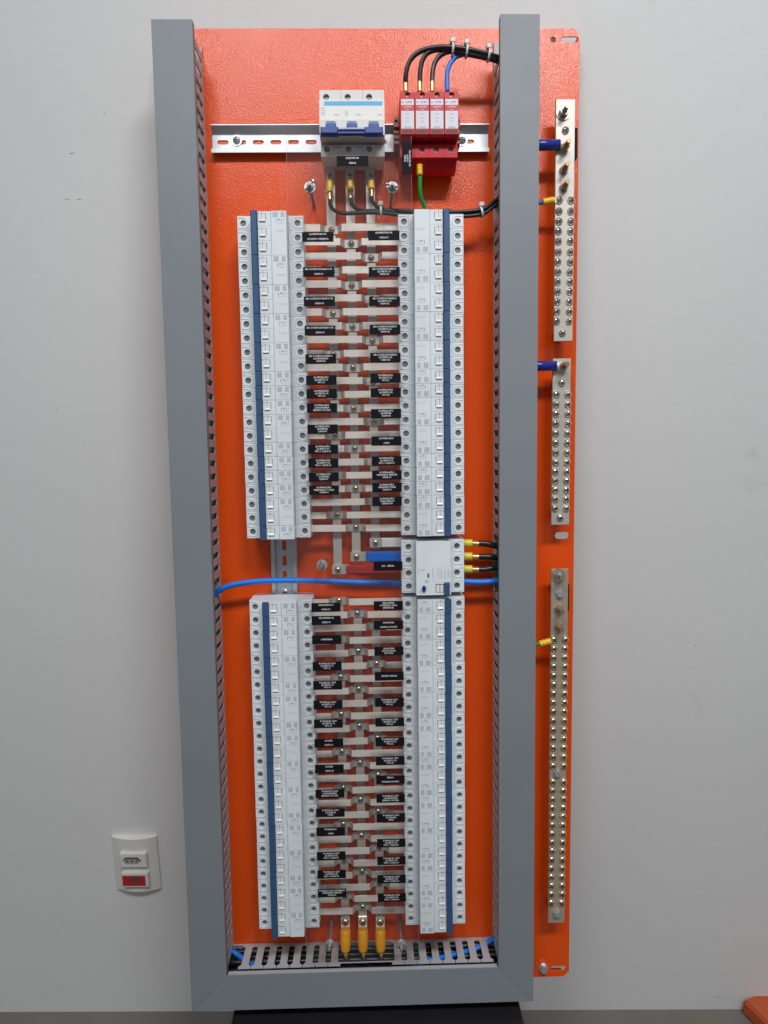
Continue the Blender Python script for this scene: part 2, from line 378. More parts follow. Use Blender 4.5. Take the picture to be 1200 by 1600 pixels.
# scuffs on the paint
for i, (pa, ln, th, an) in enumerate((((112, 239), 7, 1.6, .2), ((104, 311), 9, .9, .1), ((124, 311), 8, .9, .0), ((163, 176), 4, 1.2, 1.2), ((1087, 1008), 4, 3, .5), ((1122, 1558), 16, 1.6, -.5), ((88, 640), 5, .8, .3))):
    c = on_wall(*pa, 0.0006); n_ = 9; up_ = []; dn_ = []
    for q in range(n_):
        u = (q / (n_ - 1) - .5) * ln; w_ = th * (1 - (2 * q / (n_ - 1) - 1) ** 2) * random.uniform(.4, 1) * .5 + .05; o_ = math.sin(q * 1.3 + i) * .5
        for lst, v_ in ((up_, o_ + w_), (dn_, o_ - w_)): lst.append(((u * math.cos(an) - v_ * math.sin(an)) * MM, 0, (u * math.sin(an) + v_ * math.cos(an)) * MM))
    sc_ = world_obj('scuff_mark', quad_mesh('scuff_mark', up_ + dn_[::-1], 'scuff')); sc_.parent = w; sc_.location = c; sc_.rotation_euler = (0, 0, -math.atan(YAW))

# wall outlet
oc = on_wall(215, 1345); 
a, b = on_wall(178, 1345), on_wall(250, 1345); c_, d_ = on_wall(214, 1303), on_wall(216, 1386)
OW, OH = (b.x - a.x) * .95, (c_.z - d_.z) * .97
oroot = bpy.data.objects.new('wall_outlet', None); COL.objects.link(oroot); oroot.location = oc; oroot.rotation_euler = (0, 0, -math.atan(YAW))
tag(oroot, 'white curved wall plate with one socket above one red-windowed switch, left of the panel', 'outlet')
def wmesh(name, vs, fs, mkey, parent, smooth=False, loc=(0, 0, 0)):
    me = bpy.data.meshes.new(name); me.from_pydata(vs, [], fs); me.materials.append(M[mkey])
    bm = bmesh.new(); bm.from_mesh(me); bmesh.ops.recalc_face_normals(bm, faces=bm.faces); bm.to_mesh(me); bm.free()
    if smooth:
        for p in me.polygons: p.use_smooth = True
    o = bpy.data.objects.new(name, me); COL.objects.link(o); o.parent = parent; o.location = loc; return o
n = 16; pr = []
for i in range(n + 1):
    t = -1 + 2 * i / n; pr.append((t * OW / 2, -(0.0045 + 0.0085 * (1 - t * t))))
vs = [(x, y, z) for z in (-OH / 2, OH / 2) for x, y in pr] + [(x, 0, z) for z in (-OH / 2, OH / 2) for x in (-OW / 2, OW / 2)]
k = n + 1
fs = [(i, i + 1, i + 1 + k, i + k) for i in range(n)] + [tuple(range(k)) + (2 * k + 1, 2 * k), tuple(range(k, 2 * k)) + (2 * k + 3, 2 * k + 2),
      (0, k, 2 * k + 2, 2 * k), (k - 1, 2 * k - 1, 2 * k + 3, 2 * k + 1)]
wmesh('cover_plate', vs, fs, 'outlet', oroot)
def wb2(name, x0, x1, z0, z1, y0_, y1_, mkey, parent, bev=0.001, loc=(0, 0, 0)):
    bm = bmesh.new(); bmesh.ops.create_cube(bm, size=1)
    for v in bm.verts: v.co = Vector(((x0 + x1) / 2 + v.co.x * (x1 - x0), (y0_ + y1_) / 2 + v.co.y * (y1_ - y0_), (z0 + z1) / 2 + v.co.z * (z1 - z0)))
    bmesh.ops.bevel(bm, geom=bm.edges[:], offset=bev, segments=2, affect='EDGES')
    me = bpy.data.meshes.new(name); bm.to_mesh(me); bm.free(); me.materials.append(M[mkey])
    o = bpy.data.objects.new(name, me); COL.objects.link(o); o.parent = parent; return o
sx = OW / 72.0; sz = OH / 84.0
so = wb2('socket', -21 * sx, 22 * sx, 1 * sz, 23 * sz, -0.018, -0.006, 'outlet', oroot, 0.0012)
hexp = [(-17, 12), (-12, 17.5), (8, 17.5), (14, 12), (8, 7), (-12, 7)]
wmesh('socket_recess', [(p[0] * sx, -0.0182, p[1] * sz) for p in hexp] + [(p[0] * sx * .9, -0.0185, p[1] * sz) for p in hexp],
      [(0, 1, 2, 3, 4, 5)] , 'recess', so)
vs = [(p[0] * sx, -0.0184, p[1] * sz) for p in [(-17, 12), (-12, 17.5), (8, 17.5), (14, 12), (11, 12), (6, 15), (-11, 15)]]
wmesh('recess_painted_shade', vs, [(0, 1, 2, 3, 4, 5, 6)], 'brown', so)  # flat dark crescent paints the shade under the upper rim
for q in (-9, -1.5, 6): 
    wb2('pin_hole', (q - 1.4) * sx, (q + 1.4) * sx, 10.6 * sz, 13 * sz, -0.0189, -0.0183, 'brown', so, 0.0001)
sw = wb2('switch', -21 * sx, 22 * sx, -31 * sz, -8 * sz, -0.018, -0.006, 'outlet', oroot, 0.0012)
wb2('red_window', -20 * sx, 17 * sx, -28 * sz, -12 * sz, -0.0188, -0.0178, 'redwin', sw, 0.0003)
wb2('rocker', -9 * sx, 9 * sx, -20 * sz, -14 * sz, -0.0196, -0.0187, 'brown', sw, 0.0004)

# orange box on the floor at the right
bh = 0.03
c0 = on_floor(1161, 1562, bh)
e1 = (on_floor(1200, 1541, bh) - c0).normalized(); e2 = Vector((e1.y, -e1.x, 0)) 
boxv = []
for zz in (-bh, 0):
    for (i, j) in ((0, 0), (0.30, 0), (0.30, 0.22), (0, 0.22)): boxv.append(e1 * i + e2 * j + Vector((0, 0, zz)))
bm = bmesh.new(); bv = [bm.verts.new(v) for v in boxv]
for f in ((3, 2, 1, 0), (4, 5, 6, 7), (0, 1, 5, 4), (1, 2, 6, 5), (2, 3, 7, 6), (3, 0, 4, 7)): bm.faces.new([bv[i] for i in f])
bmesh.ops.recalc_face_normals(bm, faces=bm.faces); bmesh.ops.bevel(bm, geom=bm.edges[:], offset=0.004, segments=3, affect='EDGES')
me = bpy.data.meshes.new('orange_box'); bm.to_mesh(me); bm.free(); me.materials.append(M['dull_orange'])
ob = world_obj('orange_box', me, c0); tag(ob, 'corner of a glossy orange box on the floor at the far right', 'box')

# ================================================================ mounting plate
def stad(cx, cz, w_, h_, n=8):
    r = h_ / 2; o = []
    for i in range(n + 1): a = -math.pi / 2 + math.pi * i / n; o.append((cx + w_ / 2 - r + r * math.cos(a), cz + r * math.sin(a)))
    for i in range(n + 1): a = math.pi / 2 + math.pi * i / n; o.append((cx - w_ / 2 + r + r * math.cos(a), cz + r * math.sin(a)))
    return o
def circ(cx, cz, r, n=18): return [(cx + r * math.cos(2 * math.pi * i / n), cz + r * math.sin(2 * math.pi * i / n)) for i in range(n)]
PX1 = (P(907, 50)[0] + P(888, 1525)[0]) / 2; PX0 = P(318, 60)[0] - 58
PZ1 = P(880, 44.5)[1]; PZ0 = P(860, 1526)[1]
pr_ = thing('mounting_plate', 'tall orange powder-coated steel plate leaning on the wall, textured finish', 'panel', (0, PZ0, 0))
def slot_px(x0, x1, y0, y1):
    a, b = P(x0, (y0 + y1) / 2), P(x1, (y0 + y1) / 2); c, d = P((x0 + x1) / 2, y0), P((x0 + x1) / 2, y1)
    return stad((a[0] + b[0]) / 2, (c[1] + d[1]) / 2, b[0] - a[0], c[1] - d[1])
holes = [slot_px(877, 904, 57, 66.5), slot_px(867, 889, 831.5, 842), slot_px(860.5, 884, 1509.5, 1517), circ(*P(864.5, 62), 3.6)]
notches = []
ch = 8
mb = MB(); mb.sheet([(PX0, PZ0 + ch), (PX0 + ch, PZ0), (PX1 - ch, PZ0), (PX1, PZ0 + ch), (PX1, PZ1 - ch), (PX1 - ch, PZ1), (PX0 + ch, PZ1), (PX0, PZ1 - ch)], holes, -2, 0)
plate = part('face_sheet', mb, 'orange', pr_)
mb = MB(); mb.box(PX1 - 2, PX1, PZ0 + ch, PZ1 - ch, -14, -2.05); mb.box(PX0, PX0 + 2, PZ0 + ch, PZ1 - ch, -14, -2.05)
mb.box(PX0 + ch, PX1 - ch, PZ1 - 2, PZ1, -14, -2.05); mb.box(PX0 + ch, PX1 - ch, PZ0, PZ0 + 2, -14, -2.05)
part('rim', mb, 'orange', pr_)
for (xx, ya, yb) in ((903.5, 202, 249), (893.3, 580, 622), (890.5, 912, 953)):
    x, za = P(xx, ya, 4); _, zb = P(xx, yb, 4); mb = MB(); mb.box(x - 6.5, x - 2.2, zb, za, 0.1, 8)
    part('black_strip', mb, 'label', pr_)  # plain black strip near the plate's right edge
x, z = P(864.5, 62); mb = MB(); mb.cyl(x, z, 3.55, -2.2, -1.2, 16); part('dark_plug', mb, 'brown', pr_)  # dark plug added so the round hole reads dark
x, z = P(849.5, 1513.5, 3); mb = MB(); mb.cyl(x, z, 7.4, 0, 2, 20); mb.cyl(x, z, 5.8, 2, 7, 6, smooth=False)
part('bolt', mb, 'steel', pr_)

# ================================================================ cable ducts
DD = 56.0
def duct_x(pa, pb): return (P(*pa, DD)[0] + P(*pb, DD)[0]) / 2
LX0, LX1 = duct_x((233.5, 30), (302, 1583)), duct_x((297, 33), (357, 1526))
RX0, RX1 = duct_x((783, 22), (778, 1510)), duct_x((845, 22), (832, 1562))
LZ1, RZ1 = P(265, 30, DD)[1], P(814, 22, DD)[1]
BZ0 = (P(302, 1583, DD)[1] + P(832, 1562, DD)[1]) / 2; BZ1 = (P(357, 1527, DD)[1] + P(778, 1510, DD)[1]) / 2
PITCH, T = 18.0, 1.6
def finger_mesh(side):
    # polygon in (v, h); v along duct
    hw, fw = PITCH / 2, 5.0
    poly = [(-hw + .0, 4), (hw, 4), (hw, 6.5), (fw + 1.4, 6.9), (fw, 9), (fw, 40), (fw + 1.8, 43), (hw - .35, 43.5), (hw - .35, 47),
            (-hw + .35, 47), (-hw + .35, 43.5), (-fw - 1.8, 43), (-fw, 40), (-fw, 9), (-fw - 1.4, 6.9), (-hw, 6.5)]
    m = MB()
    if side == 'v': m.prism(poly, -T / 2, T / 2, 'x')           # wall normal to x
    else: m.prism(poly, -T / 2, T / 2, 'z')                      # wall normal to z
    return m.mesh('finger', 'duct_wall')
FV, FH = finger_mesh('v'), finger_mesh('h')
def duct(name, label, x0, x1, z0, z1, cov, innerx, gaps):
    r = thing(name, label, 'cable duct', ((x0 + x1) / 2, z0, 0), 'grey slotted cable ducts framing the panel')
    m = MB(); m.box(x0 + 2, x1 - 2, z0 + 2, z1 - 1, 0.3, 2.2)
    part('base_channel', m, 'duct_wall', r)
    outer = x0 + 2.4 if innerx == x1 else x1 - 2.4
    m = MB(); m.box(outer - T / 2, outer + T / 2, z0 + 2, z1 - 1, 2.3, 54); part('outer_wall', m, 'duct_wall', r)
    m = MB(); m.prism(cov, DD - 1.8, DD, 'h')
    lip = cov
    part('cover', m, 'duct', r)
    m = MB(); ix = innerx + (-1.0 if innerx == x1 else 1.0)
    m.box(ix - .8, ix + .8, BZ1 + 1, z1, 45.5, DD - 1.85); ox = x0 + 1 if innerx == x1 else x1 - 1
    m.box(ox - .8, ox + .8, z0 + 1, z1, 45.5, DD - 1.85)
    part('cover_lip', m, 'duct', r)
    wx = innerx + (-2.8 if innerx == x1 else 2.8); z = BZ1 + 4; 
    m = MB(); m.box(wx - T / 2, wx + T / 2, BZ1 + 1, z1 - 1, 2.25, 4); part('wall_foot', m, 'duct_wall', r)
    while z < z1 - PITCH / 2:
        if not any(a < z < b for a, b in gaps): part_at('finger', FV, r, (wx, z, 0))
        z += PITCH
    return r
wR = PX1
zg = lambda y: P(772, y, 25)[1]
ductL = duct('cable_duct', 'grey slotted cable duct running up the left side of the panel', LX0, LX1, BZ0, LZ1,
             [(LX0, BZ0), (LX1, BZ1), (LX1, LZ1), (LX0, LZ1)], LX1, [(zg(925), zg(911))])
ductR = duct('cable_duct', 'grey slotted cable duct running up the right side of the panel', RX0, RX1, BZ0, RZ1,
             [(RX1, BZ0), (RX1, RZ1), (RX0, RZ1), (RX0, BZ1)], RX0, [(zg(917), zg(836)), (zg(95), zg(75)), (zg(334), zg(312))])
rb = thing('cable_duct', 'grey slotted cable duct along the bottom of the panel, a gap cut in its fingers', 'cable duct', ((LX1 + RX0) / 2, BZ0, 0),
           'grey slotted cable ducts framing the panel')
m = MB(); m.prism([(LX0 + .6, BZ0), (RX1 - .6, BZ0), (RX0 - .3, BZ1 - .2), (LX1 + .3, BZ1 - .2)], DD - 1.9, DD - .2, 'h'); part('cover', m, 'duct', rb)
m = MB(); m.box(LX1 + 1, RX0 - 1, BZ1 - 2.2, BZ1 - .6, 47.5, DD - 2); m.box(LX0 + 1, RX1 - 1, BZ0 + .6, BZ0 + 2.2, 45, DD - 2); part('cover_lip', m, 'duct_wall', rb)
FZ = BZ1 + 2.5
m = MB(); m.box(LX1 - 4, RX0 + 4, BZ0 + 2, FZ, 0.3, 2.2); part('base_channel', m, 'duct_wall', rb)
m = MB(); m.box(LX1 - 2, RX0 + 2, BZ0 + 3, BZ0 + 5, 2.3, 45); part('outer_wall', m, 'duct_wall', rb)
m = MB(); m.box(LX1 - 3, RX0 + 3, FZ - T / 2, FZ + T / 2, 2.25, 4); part('wall_foot', m, 'duct_wall', rb)
gx0, gx1 = P(530, 1495, 25)[0], P(614, 1490, 25)[0]
x = P(382, 1495, 25)[0] - PITCH * 0.0
x = P(386, 1495, 25)[0]
while x < RX0 - 4:
    if not (gx0 - 3 < x < gx1 + 3): part_at('finger', FH, rb, (x, FZ, 0))
    x += PITCH * 1.01

# cables lying in the ducts (seen through the slots)
def cable(name, pts, r, mkey, label, cat='cable', k=6, n=8, group=None):
    sp = spline(pts, k); m = MB(); m.tube(sp, r, n); c = pts[0]
    return single(name, m, mkey, label, cat, tuple(c), group)
G_IN = 'cables lying inside the ducts'
for dx, mk, hh in ((14, 'darkcable', 20), (24, 'black', 16), (33, 'darkcable', 24)):
    cable('cable', [(LX0 + dx, BZ0 + 30, hh), (LX0 + dx + 3, -300, hh + 3), (LX0 + dx - 2, 0, hh), (LX0 + dx + 2, 300, hh), (LX0 + dx, LZ1 - 60, hh)], 3.6, mk,
          {14: 'dark blue cable inside the left duct, nearest its outer wall', 24: 'black cable in the middle of the left duct', 33: 'dark blue cable inside the left duct, nearest its slots'}[dx], group=G_IN)
for dx, mk, hh in ((14, 'darkcable', 20), (24, 'black', 16), (33, 'darkcable', 24)):
    cable('cable', [(RX1 - dx, BZ0 + 30, hh), (RX1 - dx + 3, -300, hh + 3), (RX1 - dx - 2, 0, hh), (RX1 - dx + 2, 300, hh), (RX1 - dx, RZ1 - 60, hh)], 3.6, mk,
          {14: 'dark blue cable inside the right duct, nearest its outer wall', 24: 'black cable in the middle of the right duct', 33: 'dark blue cable inside the right duct, nearest its slots'}[dx], group=G_IN)
for dz, mk, hh, lb in ((49, 'black', 8, 'black cable added to darken the bottom duct, tight against its slotted wall'), (41, 'black', 9, 'black cable added to darken the floor of the bottom duct'), (30, 'black', 14, 'black cable lying along the bottom duct against its slots'), (36, 'darkcable', 30, 'dark blue cable lying along the bottom duct against its slots'), (44, 'black', 22, 'black cable lying highest along the bottom duct'), (12, 'black', 18, 'black cable lying along the bottom duct, lowest'), (22, 'darkcable', 26, 'dark blue cable lying along the middle of the bottom duct')):  # extra dark cables fill the bottom duct to darken its inside
    cable('cable', [(LX0 + 20, BZ0 + dz, hh), (-60, BZ0 + dz + 2, hh + 4), (60, BZ0 + dz - 2, hh), (RX1 - 20, BZ0 + dz, hh)], 4, mk, lb, group=G_IN)
cable('cable', [(LX0 + 26, FZ + 30, 18), (LX1 - 6, FZ + 4, 13), (LX1 + 8, FZ - 5, 16), (LX1 + 26, FZ - 8, 28), (LX1 + 48, FZ - 10, 36), (LX1 + 80, FZ - 24, 34), (-60, FZ - 32, 24)], 3.6, 'bluec',
      'bright blue cable showing through the slots at the left end of the bottom duct', group=G_IN)
cable('cable', [(gx1 + 10, FZ - 26, 34)] + [(P(a_, b_, h_)[0], FZ - 7, h_) for a_, b_, h_ in ((670, 1500, 34), (690, 1494, 29), (709, 1490, 24), (728, 1484, 19), (746, 1479, 13))] + [(RX0 + 2, FZ + 4, 9), (RX0 + 20, FZ + 30, 16)], 3.6, 'bluec',
      'bright blue cable showing through the slots at the right end of the bottom duct', group=G_IN)

# ================================================================ DIN rails
def rail_part(r, length, axis, x0, z0):
    pass
def din_rail(label, a0, a1, c, horiz, base_h=0.3):
    r = thing('mounting_rail', label, 'rail', ((a0 + a1) / 2, c, 0) if horiz else (c, (a0 + a1) / 2, 0), 'slotted steel rails')
    w_ = 35.0; m = MB(); hh = 10.5; t = 1.2
    prof = [(-17.5, hh), (-17.5, hh - t), (-13.5, hh - t), (-13.5, base_h), (13.5, base_h), (13.5, hh - t), (17.5, hh - t), (17.5, hh), (12.3, hh), (12.3, base_h + t), (-12.3, base_h + t), (-12.3, hh)]
    if horiz:
        for seg in ([(-17.5, hh), (-17.5, hh - t), (-12.3, hh - t), (-12.3, hh)], [(17.5, hh + 1.2), (17.5, hh), (16.4, hh), (16.4, hh + 1.2)],
                    [(-13.5, hh - t - .01), (-13.5, base_h), (-12.3, base_h), (-12.3, hh - t - .01)], [(17.4, hh - .02), (10.4, base_h), (9.2, base_h + t), (16.4, hh - .02)]):
            m.prism([(p[0] + c, p[1]) for p in seg], a0, a1, 'x')
        hs = []; x = a0 + 14
        while x < a1 - 8: hs.append(stad(x, c - .5, 15, 5.6, 5)); x += 23.5
        m.sheet([(a0, c - 12.29), (a1, c - 12.29), (a1, c + 9.6), (a0, c + 9.6)], hs, base_h, base_h + t)
    else:
        for seg in ([(-17.5, hh), (-17.5, hh - t), (-12.3, hh - t), (-12.3, hh)], [(17.5, hh), (17.5, hh - t), (12.3, hh - t), (12.3, hh)],
                    [(-13.5, hh - t - .01), (-13.5, base_h), (-12.3, base_h), (-12.3, hh - t - .01)], [(13.5, hh - t - .01), (13.5, base_h), (12.3, base_h), (12.3, hh - t - .01)]):
            m.prism([(p[0] + c, p[1]) for p in seg], a0, a1, 'z')
        hs = []; z = P(445, 876, 1)[1]
        while z < a1 - 12: z += 22.0
        while z > a0 + 12: hs.append([(q[1] + c, q[0] + z) for q in stad(0, 0, 15, 5.6, 5)]); z -= 22.0
        m.sheet([(c - 12.29, a0), (c + 12.29, a0), (c + 12.29, a1), (c - 12.29, a1)], hs, base_h, base_h + t)
    part('rail_profile', m, 'rail', r)
    return r
# pan head screw meshes (origin at underside centre)
def pan_head(r, ht, mk, n=12, cross=True, washer=0):
    m = MB()
    if washer: m.cyl(0, 0, washer, 0, .8, 16); 
    b = .8 if washer else 0
    m.dome(0, 0, r, b, ht, n)
    if cross:
        m.cur = 1; L, w_ = r * .55, r * .14
        m.box(-L, L, -w_, w_, b + ht * .5, b + ht * 1.0); m.box(-w_, w_, -L, L, b + ht * .5, b + ht * 1.005)
    return m.mesh('screw', [mk, 'cross'])
PAN_ST = pan_head(5.2, 3.2, 'steel', 14, True, 7.2)
PAN_J = pan_head(4.6, 3.4, 'nickel', 14)
PAN_T = pan_head(5.2, 4.3, 'nickel2', 12)
ra0, ra1 = P(330, 218, 8)[0], P(764, 216, 8)[0]; rc = P(540, 217.5, 8)[1]
railH = din_rail('horizontal slotted steel rail behind the main breaker and the red surge protectors', ra0, ra1, rc, True)
for xx in (369.5, 722.5): part_at('screw', PAN_ST, railH, (*P(xx, 219, 3), 1.6))

# ================================================================ breakers
BASE = 5.0; HS, HN = 50.0, 67.0
def breaker_proto(n, mir):
    """local: x 0 at centre (-42..42), z 0 at centre, n poles. blue lever on the left unless mirrored"""
    s = -1 if mir else 1
    L = n * 18 - 0.35; z0, z1 = -L / 2, L / 2
    X = lambda u: s * (u - 42)
    r = bpy.data.objects.new('circuit_breaker', None); r.empty_display_size = .01; r['off'] = [0, 0, 0]
    def pt(name, mb, mats):
        o = bpy.data.objects.new(name, mb.mesh(name, mats)); o.parent = r; return o
    m = MB()
    m.prism([(X(0), 10), (X(4), BASE), (X(80), BASE), (X(84), 10), (X(84), 44), (X(64.5), 44), (X(64.5), HN - .8), (X(63.8), HN), (X(45.6), HN), (X(44.8), HN - 1.4),
             (X(28.4), HN - 1.4), (X(28.0), 61), (X(19.5), 61), (X(19.5), 44), (X(0), 44)], z0, z1, 'z')
    for p in range(n):
        zc = (n / 2 - p - .5) * 18
        for (ua, ub, uc, sg) in ((0, 19.2, 7.5, 1), (64.8, 84, 76.5, -1)):
            m.hole_plate(min(X(ua), X(ub)), max(X(ua), X(ub)), zc - 8.85, zc + 8.85, X(uc), zc, 3.9, 44.1, HS, 4.2)
            path = [(uc - sg * 6.5, 6.4), (uc + sg * 1.5, 6.4), (uc + sg * 4.6, 5.2), (uc + sg * 6.3, 2.2), (uc + sg * 6.5, -2.2), (uc + sg * 4.8, -5.2), (uc + sg * 1.5, -6.4), (uc - sg * 6.5, -6.4)]
            m.tube([(X(u), zc + v, HS) for u, v in path], .62, 6)
    pt('body', m, 'white')
    m = MB(); m.prism([(X(19.9), 61.2), (X(27.7), 61.2), (X(27.7), 69.2), (X(26.8), 70.5), (X(21.2), 70.5), (X(19.9), 68.5)], z0 + .15, z1 - .15, 'z'); pt('lever', m, 'blue')
    ts = MB(); ts.cyl(0, 0, 3.1, 0, 1.9, 12); ts.cur = 1; ts.box(-2.3, 2.3, -.4, .4, 1.9, 2.0); ts.box(-.4, .4, -2.3, 2.3, 1.9, 2.01)
    tsm = ts.mesh('terminal_screw', ['screw', 'slit'])
    rk = MB(); u0, u1 = X(30), X(38.4)
    rk.prism([(min(u0, u1), HN - 1.35), (max(u0, u1), HN - 1.35), (max(u0, u1), HN - .7), (min(u0, u1), HN - .7)], -4.2, 4.2, 'z')
    rk.prism([(-5.0, HN - 1.35), (-1.5, HN - 1.35), (-2.6, HN - .65), (-4.6, HN + .4), (-5.0, HN + .4)], min(u0, u1) + .6, max(u0, u1) - .3, 'x')
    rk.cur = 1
    rk.box(X(28.6), X(39.2), 4.25, 4.62, HN - 1.3, HN - .9); rk.box(X(38.65), X(39.0), -3.2, 4.2, HN - 1.3, HN - .91); rk.box(X(33.5), X(33.85), -1.8, 6.2, HN - 1.2, HN - .63)  # gap lines round the toggle, their shade painted as dark strips
    rkm = rk.mesh('rocker', ['rocker', 'gap_shade'])
    for p in range(n):
        zc = (n / 2 - p - .5) * 18
        for u in (7.5, 76.5):
            o = bpy.data.objects.new('terminal_screw', tsm); o.parent = r; o.location = V(X(u), zc, HS - 4.2); o.rotation_euler = (0, 0.5 * u, 0)
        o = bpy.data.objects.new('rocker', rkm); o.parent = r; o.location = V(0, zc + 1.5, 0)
    # printed marks on the face: fine rule lines, on the first pole (left columns) or last pole (right columns)
    m = MB(); zc = (n / 2 - .5) * 18 if not mir else -(n / 2 - .5) * 18
    zt = zc + (7.5 if not mir else -1.0)
    for (ua, ub) in ((47.5, 53.8), (57.5, 62.3)):
        for i in range(7): m.box(X(ua), X(ub), zt - i * .95 - .62, zt - i * .95, HN, HN + .05)
    zt2 = zc + (-.8 if not mir else 7.3)
    for i, (ua, ub) in enumerate(((51.5, 52.6), (54, 57), (58.2, 59), (60.6, 61.6))):
        m.box(X(ua), X(ub), zt2 - 4.2 + (i % 2) * 2, zt2, HN, HN + .05)
    m.box(X(52), X(62), zt2 - 5.3, zt2 - 4.9, HN, HN + .05)
    if n > 1:
        zq = zc + (-18 if not mir else 18)
        for i in range(2): m.box(X(50 + 2 * i), X(62), zq + 3.2 - 1.5 * i, zq + 3.5 - 1.5 * i, HN, HN + .05)
    pt('printed_marks', m, 'ink')
    m = MB(); m.box(X(44.2), X(44.55), z0 + .3, z1 - .3, HN - 1.4, HN - 1.28)
    for p in range(1, n): m.box(X(28.5), X(44), z0 + 18 * p - .15, z0 + 18 * p + .15, HN - 1.4, HN - 1.3)
    pt('face_seam', m, 'ink')
    return r
PROTO = {}
NAMES = {1: 'single-pole', 2: 'two-pole', 3: 'three-pole'}
ORD = ['topmost', 'second', 'third', 'fourth', 'fifth', 'sixth', 'seventh', 'eighth', 'ninth', 'tenth', 'eleventh', 'twelfth', 'thirteenth', 'fourteenth', 'fifteenth', 'lowest']
COLS = {   # x of the column centre, z of the first pole, mirrored, poles per breaker
    'upper left':  (-123.1, 301.1, False, [3, 2, 2, 2, 2, 1, 1, 1, 2, 1, 1, 1, 1, 2, 1]),
    'upper right': (82.1, 302.1, True, [3, 2, 2, 2, 2, 1, 1, 2, 2, 1, 1, 1, 1, 2]),
    'lower left':  (-122.9, -196.5, False, [1, 1, 2, 2, 1, 2, 1, 2, 2, 2, 1, 2, 2, 1, 2, 2]),
    'lower right': (82.0, -196.5, True, [1, 2, 2, 2, 2, 1, 2, 1, 2, 1, 2, 2, 1, 2, 1, 2])}

for cname, (xc, zf, mir, groups) in COLS.items():
    k = 0
    for gi, n_ in enumerate(groups):
        key = (n_, mir)
        if key not in PROTO: PROTO[key] = breaker_proto(n_, mir)
        o = copy_tree(PROTO[key]); z = zf - (k + (n_ - 1) / 2) * 18
        o.location = V(xc + random.uniform(-.25, .25), z, random.uniform(-.2, .2)); o['off'] = [xc, z, 0]
        pos = 'lowest' if gi == len(groups) - 1 else ORD[gi]
        tag(o, '%s white circuit breaker with blue lever, %s%s in the %s column' % (NAMES[n_], pos, '' if gi in (0, len(groups) - 1) else ' from the top', cname),
            'circuit breaker', 'white circuit breakers in the four columns')
        TOP.append(o); k += n_
railL = din_rail('vertical slotted steel rail under the left breaker columns, bare between the two blocks', P(440, 1452, 10)[1], P(440, 345, 10)[1], -123.0, False)
railR = din_rail('vertical slotted steel rail under the right breaker columns', P(676, 1445, 10)[1], P(676, 345, 10)[1], 82.0, False)
part_at('screw', PAN_ST, railL, (-123, P(446, 925, 3)[1], 1.6))

# residual current breaker, four poles
rx0, rx1 = P(627.5, 885, HS)[0], P(725, 885, HS)[0]; rz1, rz0 = P(676, 843.3, HS)[1], P(676, 925.6, HS)[1]
cx, cz = (rx0 + rx1) / 2, (rz0 + rz1) / 2; hw = (rx1 - rx0) / 2
r = thing('residual_current_breaker', 'wide four-pole white breaker with small blue test button between the right columns', 'circuit breaker', (cx, cz, 0))
m = MB(); nl, nr = P(650, 885, HN)[0], P(705, 885, HN)[0]
m.prism([(rx0, 10), (rx0 + 4, BASE), (rx1 - 4, BASE), (rx1, 10), (rx1, 44), (nr, 44), (nr, HN - .8), (nr - .8, HN), (nl + .8, HN), (nl, HN - .8), (nl, 44), (rx0, 44)], rz0, rz1, 'z')
sh = MB()
nx = [(rx0, nl - .3, P(638.5, 885, HS)[0], 1), (nr + .3, rx1, P(714, 885, HS)[0], -1)]
ph = (rz1 - rz0) / 4; tsc = []
for p in range(4):
    zc = rz1 - ph * (p + .5)
    for a, b, c, sg in nx:
        m.hole_plate(a, b, zc - ph / 2 + .02, zc + ph / 2 - .02, c, zc, 4.1, 44.1, HS, 5.0); tsc.append((c, zc))
        m.tube([(c + sg * u, zc + v, HS) for u, v in [(-7, 6.6), (1.5, 6.6), (5, 5.4), (6.8, 2.2), (6.8, -2.2), (5, -5.4), (1.5, -6.6), (-7, -6.6)]], .62, 6)
part('body', m, 'white', r)
ts = MB(); ts.cyl(0, 0, 3.7, 0, 1.6, 12); ts.cur = 1; ts.box(-2.6, 2.6, -.5, .5, 1.6, 1.75); ts.box(-.5, .5, -2.6, 2.6, 1.6, 1.76); tsm = ts.mesh('terminal_screw', ['screw', 'slit'])
for c, zc in tsc: part_at('terminal_screw', tsm, r, (c, zc, HS - 5), .4)
def bp(m, x0, x1, y0, y1, h0, h1, c=0):
    a = P(x0, (y0 + y1) / 2, h1); b = P(x1, (y0 + y1) / 2, h1); d = P((x0 + x1) / 2, y0, h1); e = P((x0 + x1) / 2, y1, h1)
    m.box(a[0], b[0], e[1], d[1], h0, h1, c)
m = MB(); bp(m, 694.6, 703, 910.5, 931, HN - 2, HN + 4.5, 1); part('lever', m, 'blue', r)
m = MB(); bp(m, 681, 693, 913.5, 925.5, HN, HN + .8, .3); part('rocker', m, 'rocker', r)
m = MB()
for q in ((681, 681.8, 914, 925), (692.6, 693.4, 914, 925), (681, 694, 912.6, 913.6), (687, 687.8, 912, 925)): bp(m, *q, HN, HN + .9)
bp(m, 668, 670.6, 896, 902.3, HN, HN + .5); part('window_gap', m, 'slit', r)
x, z = P(662.5, 920, HN + 1); m = MB(); m.prism([(x + 2.6 * math.cos(t * math.pi / 8), z + 4.2 * math.sin(t * math.pi / 8)) for t in range(16)], HN, HN + 2, 'h'); part('test_button', m, 'navy', r)
m = MB()
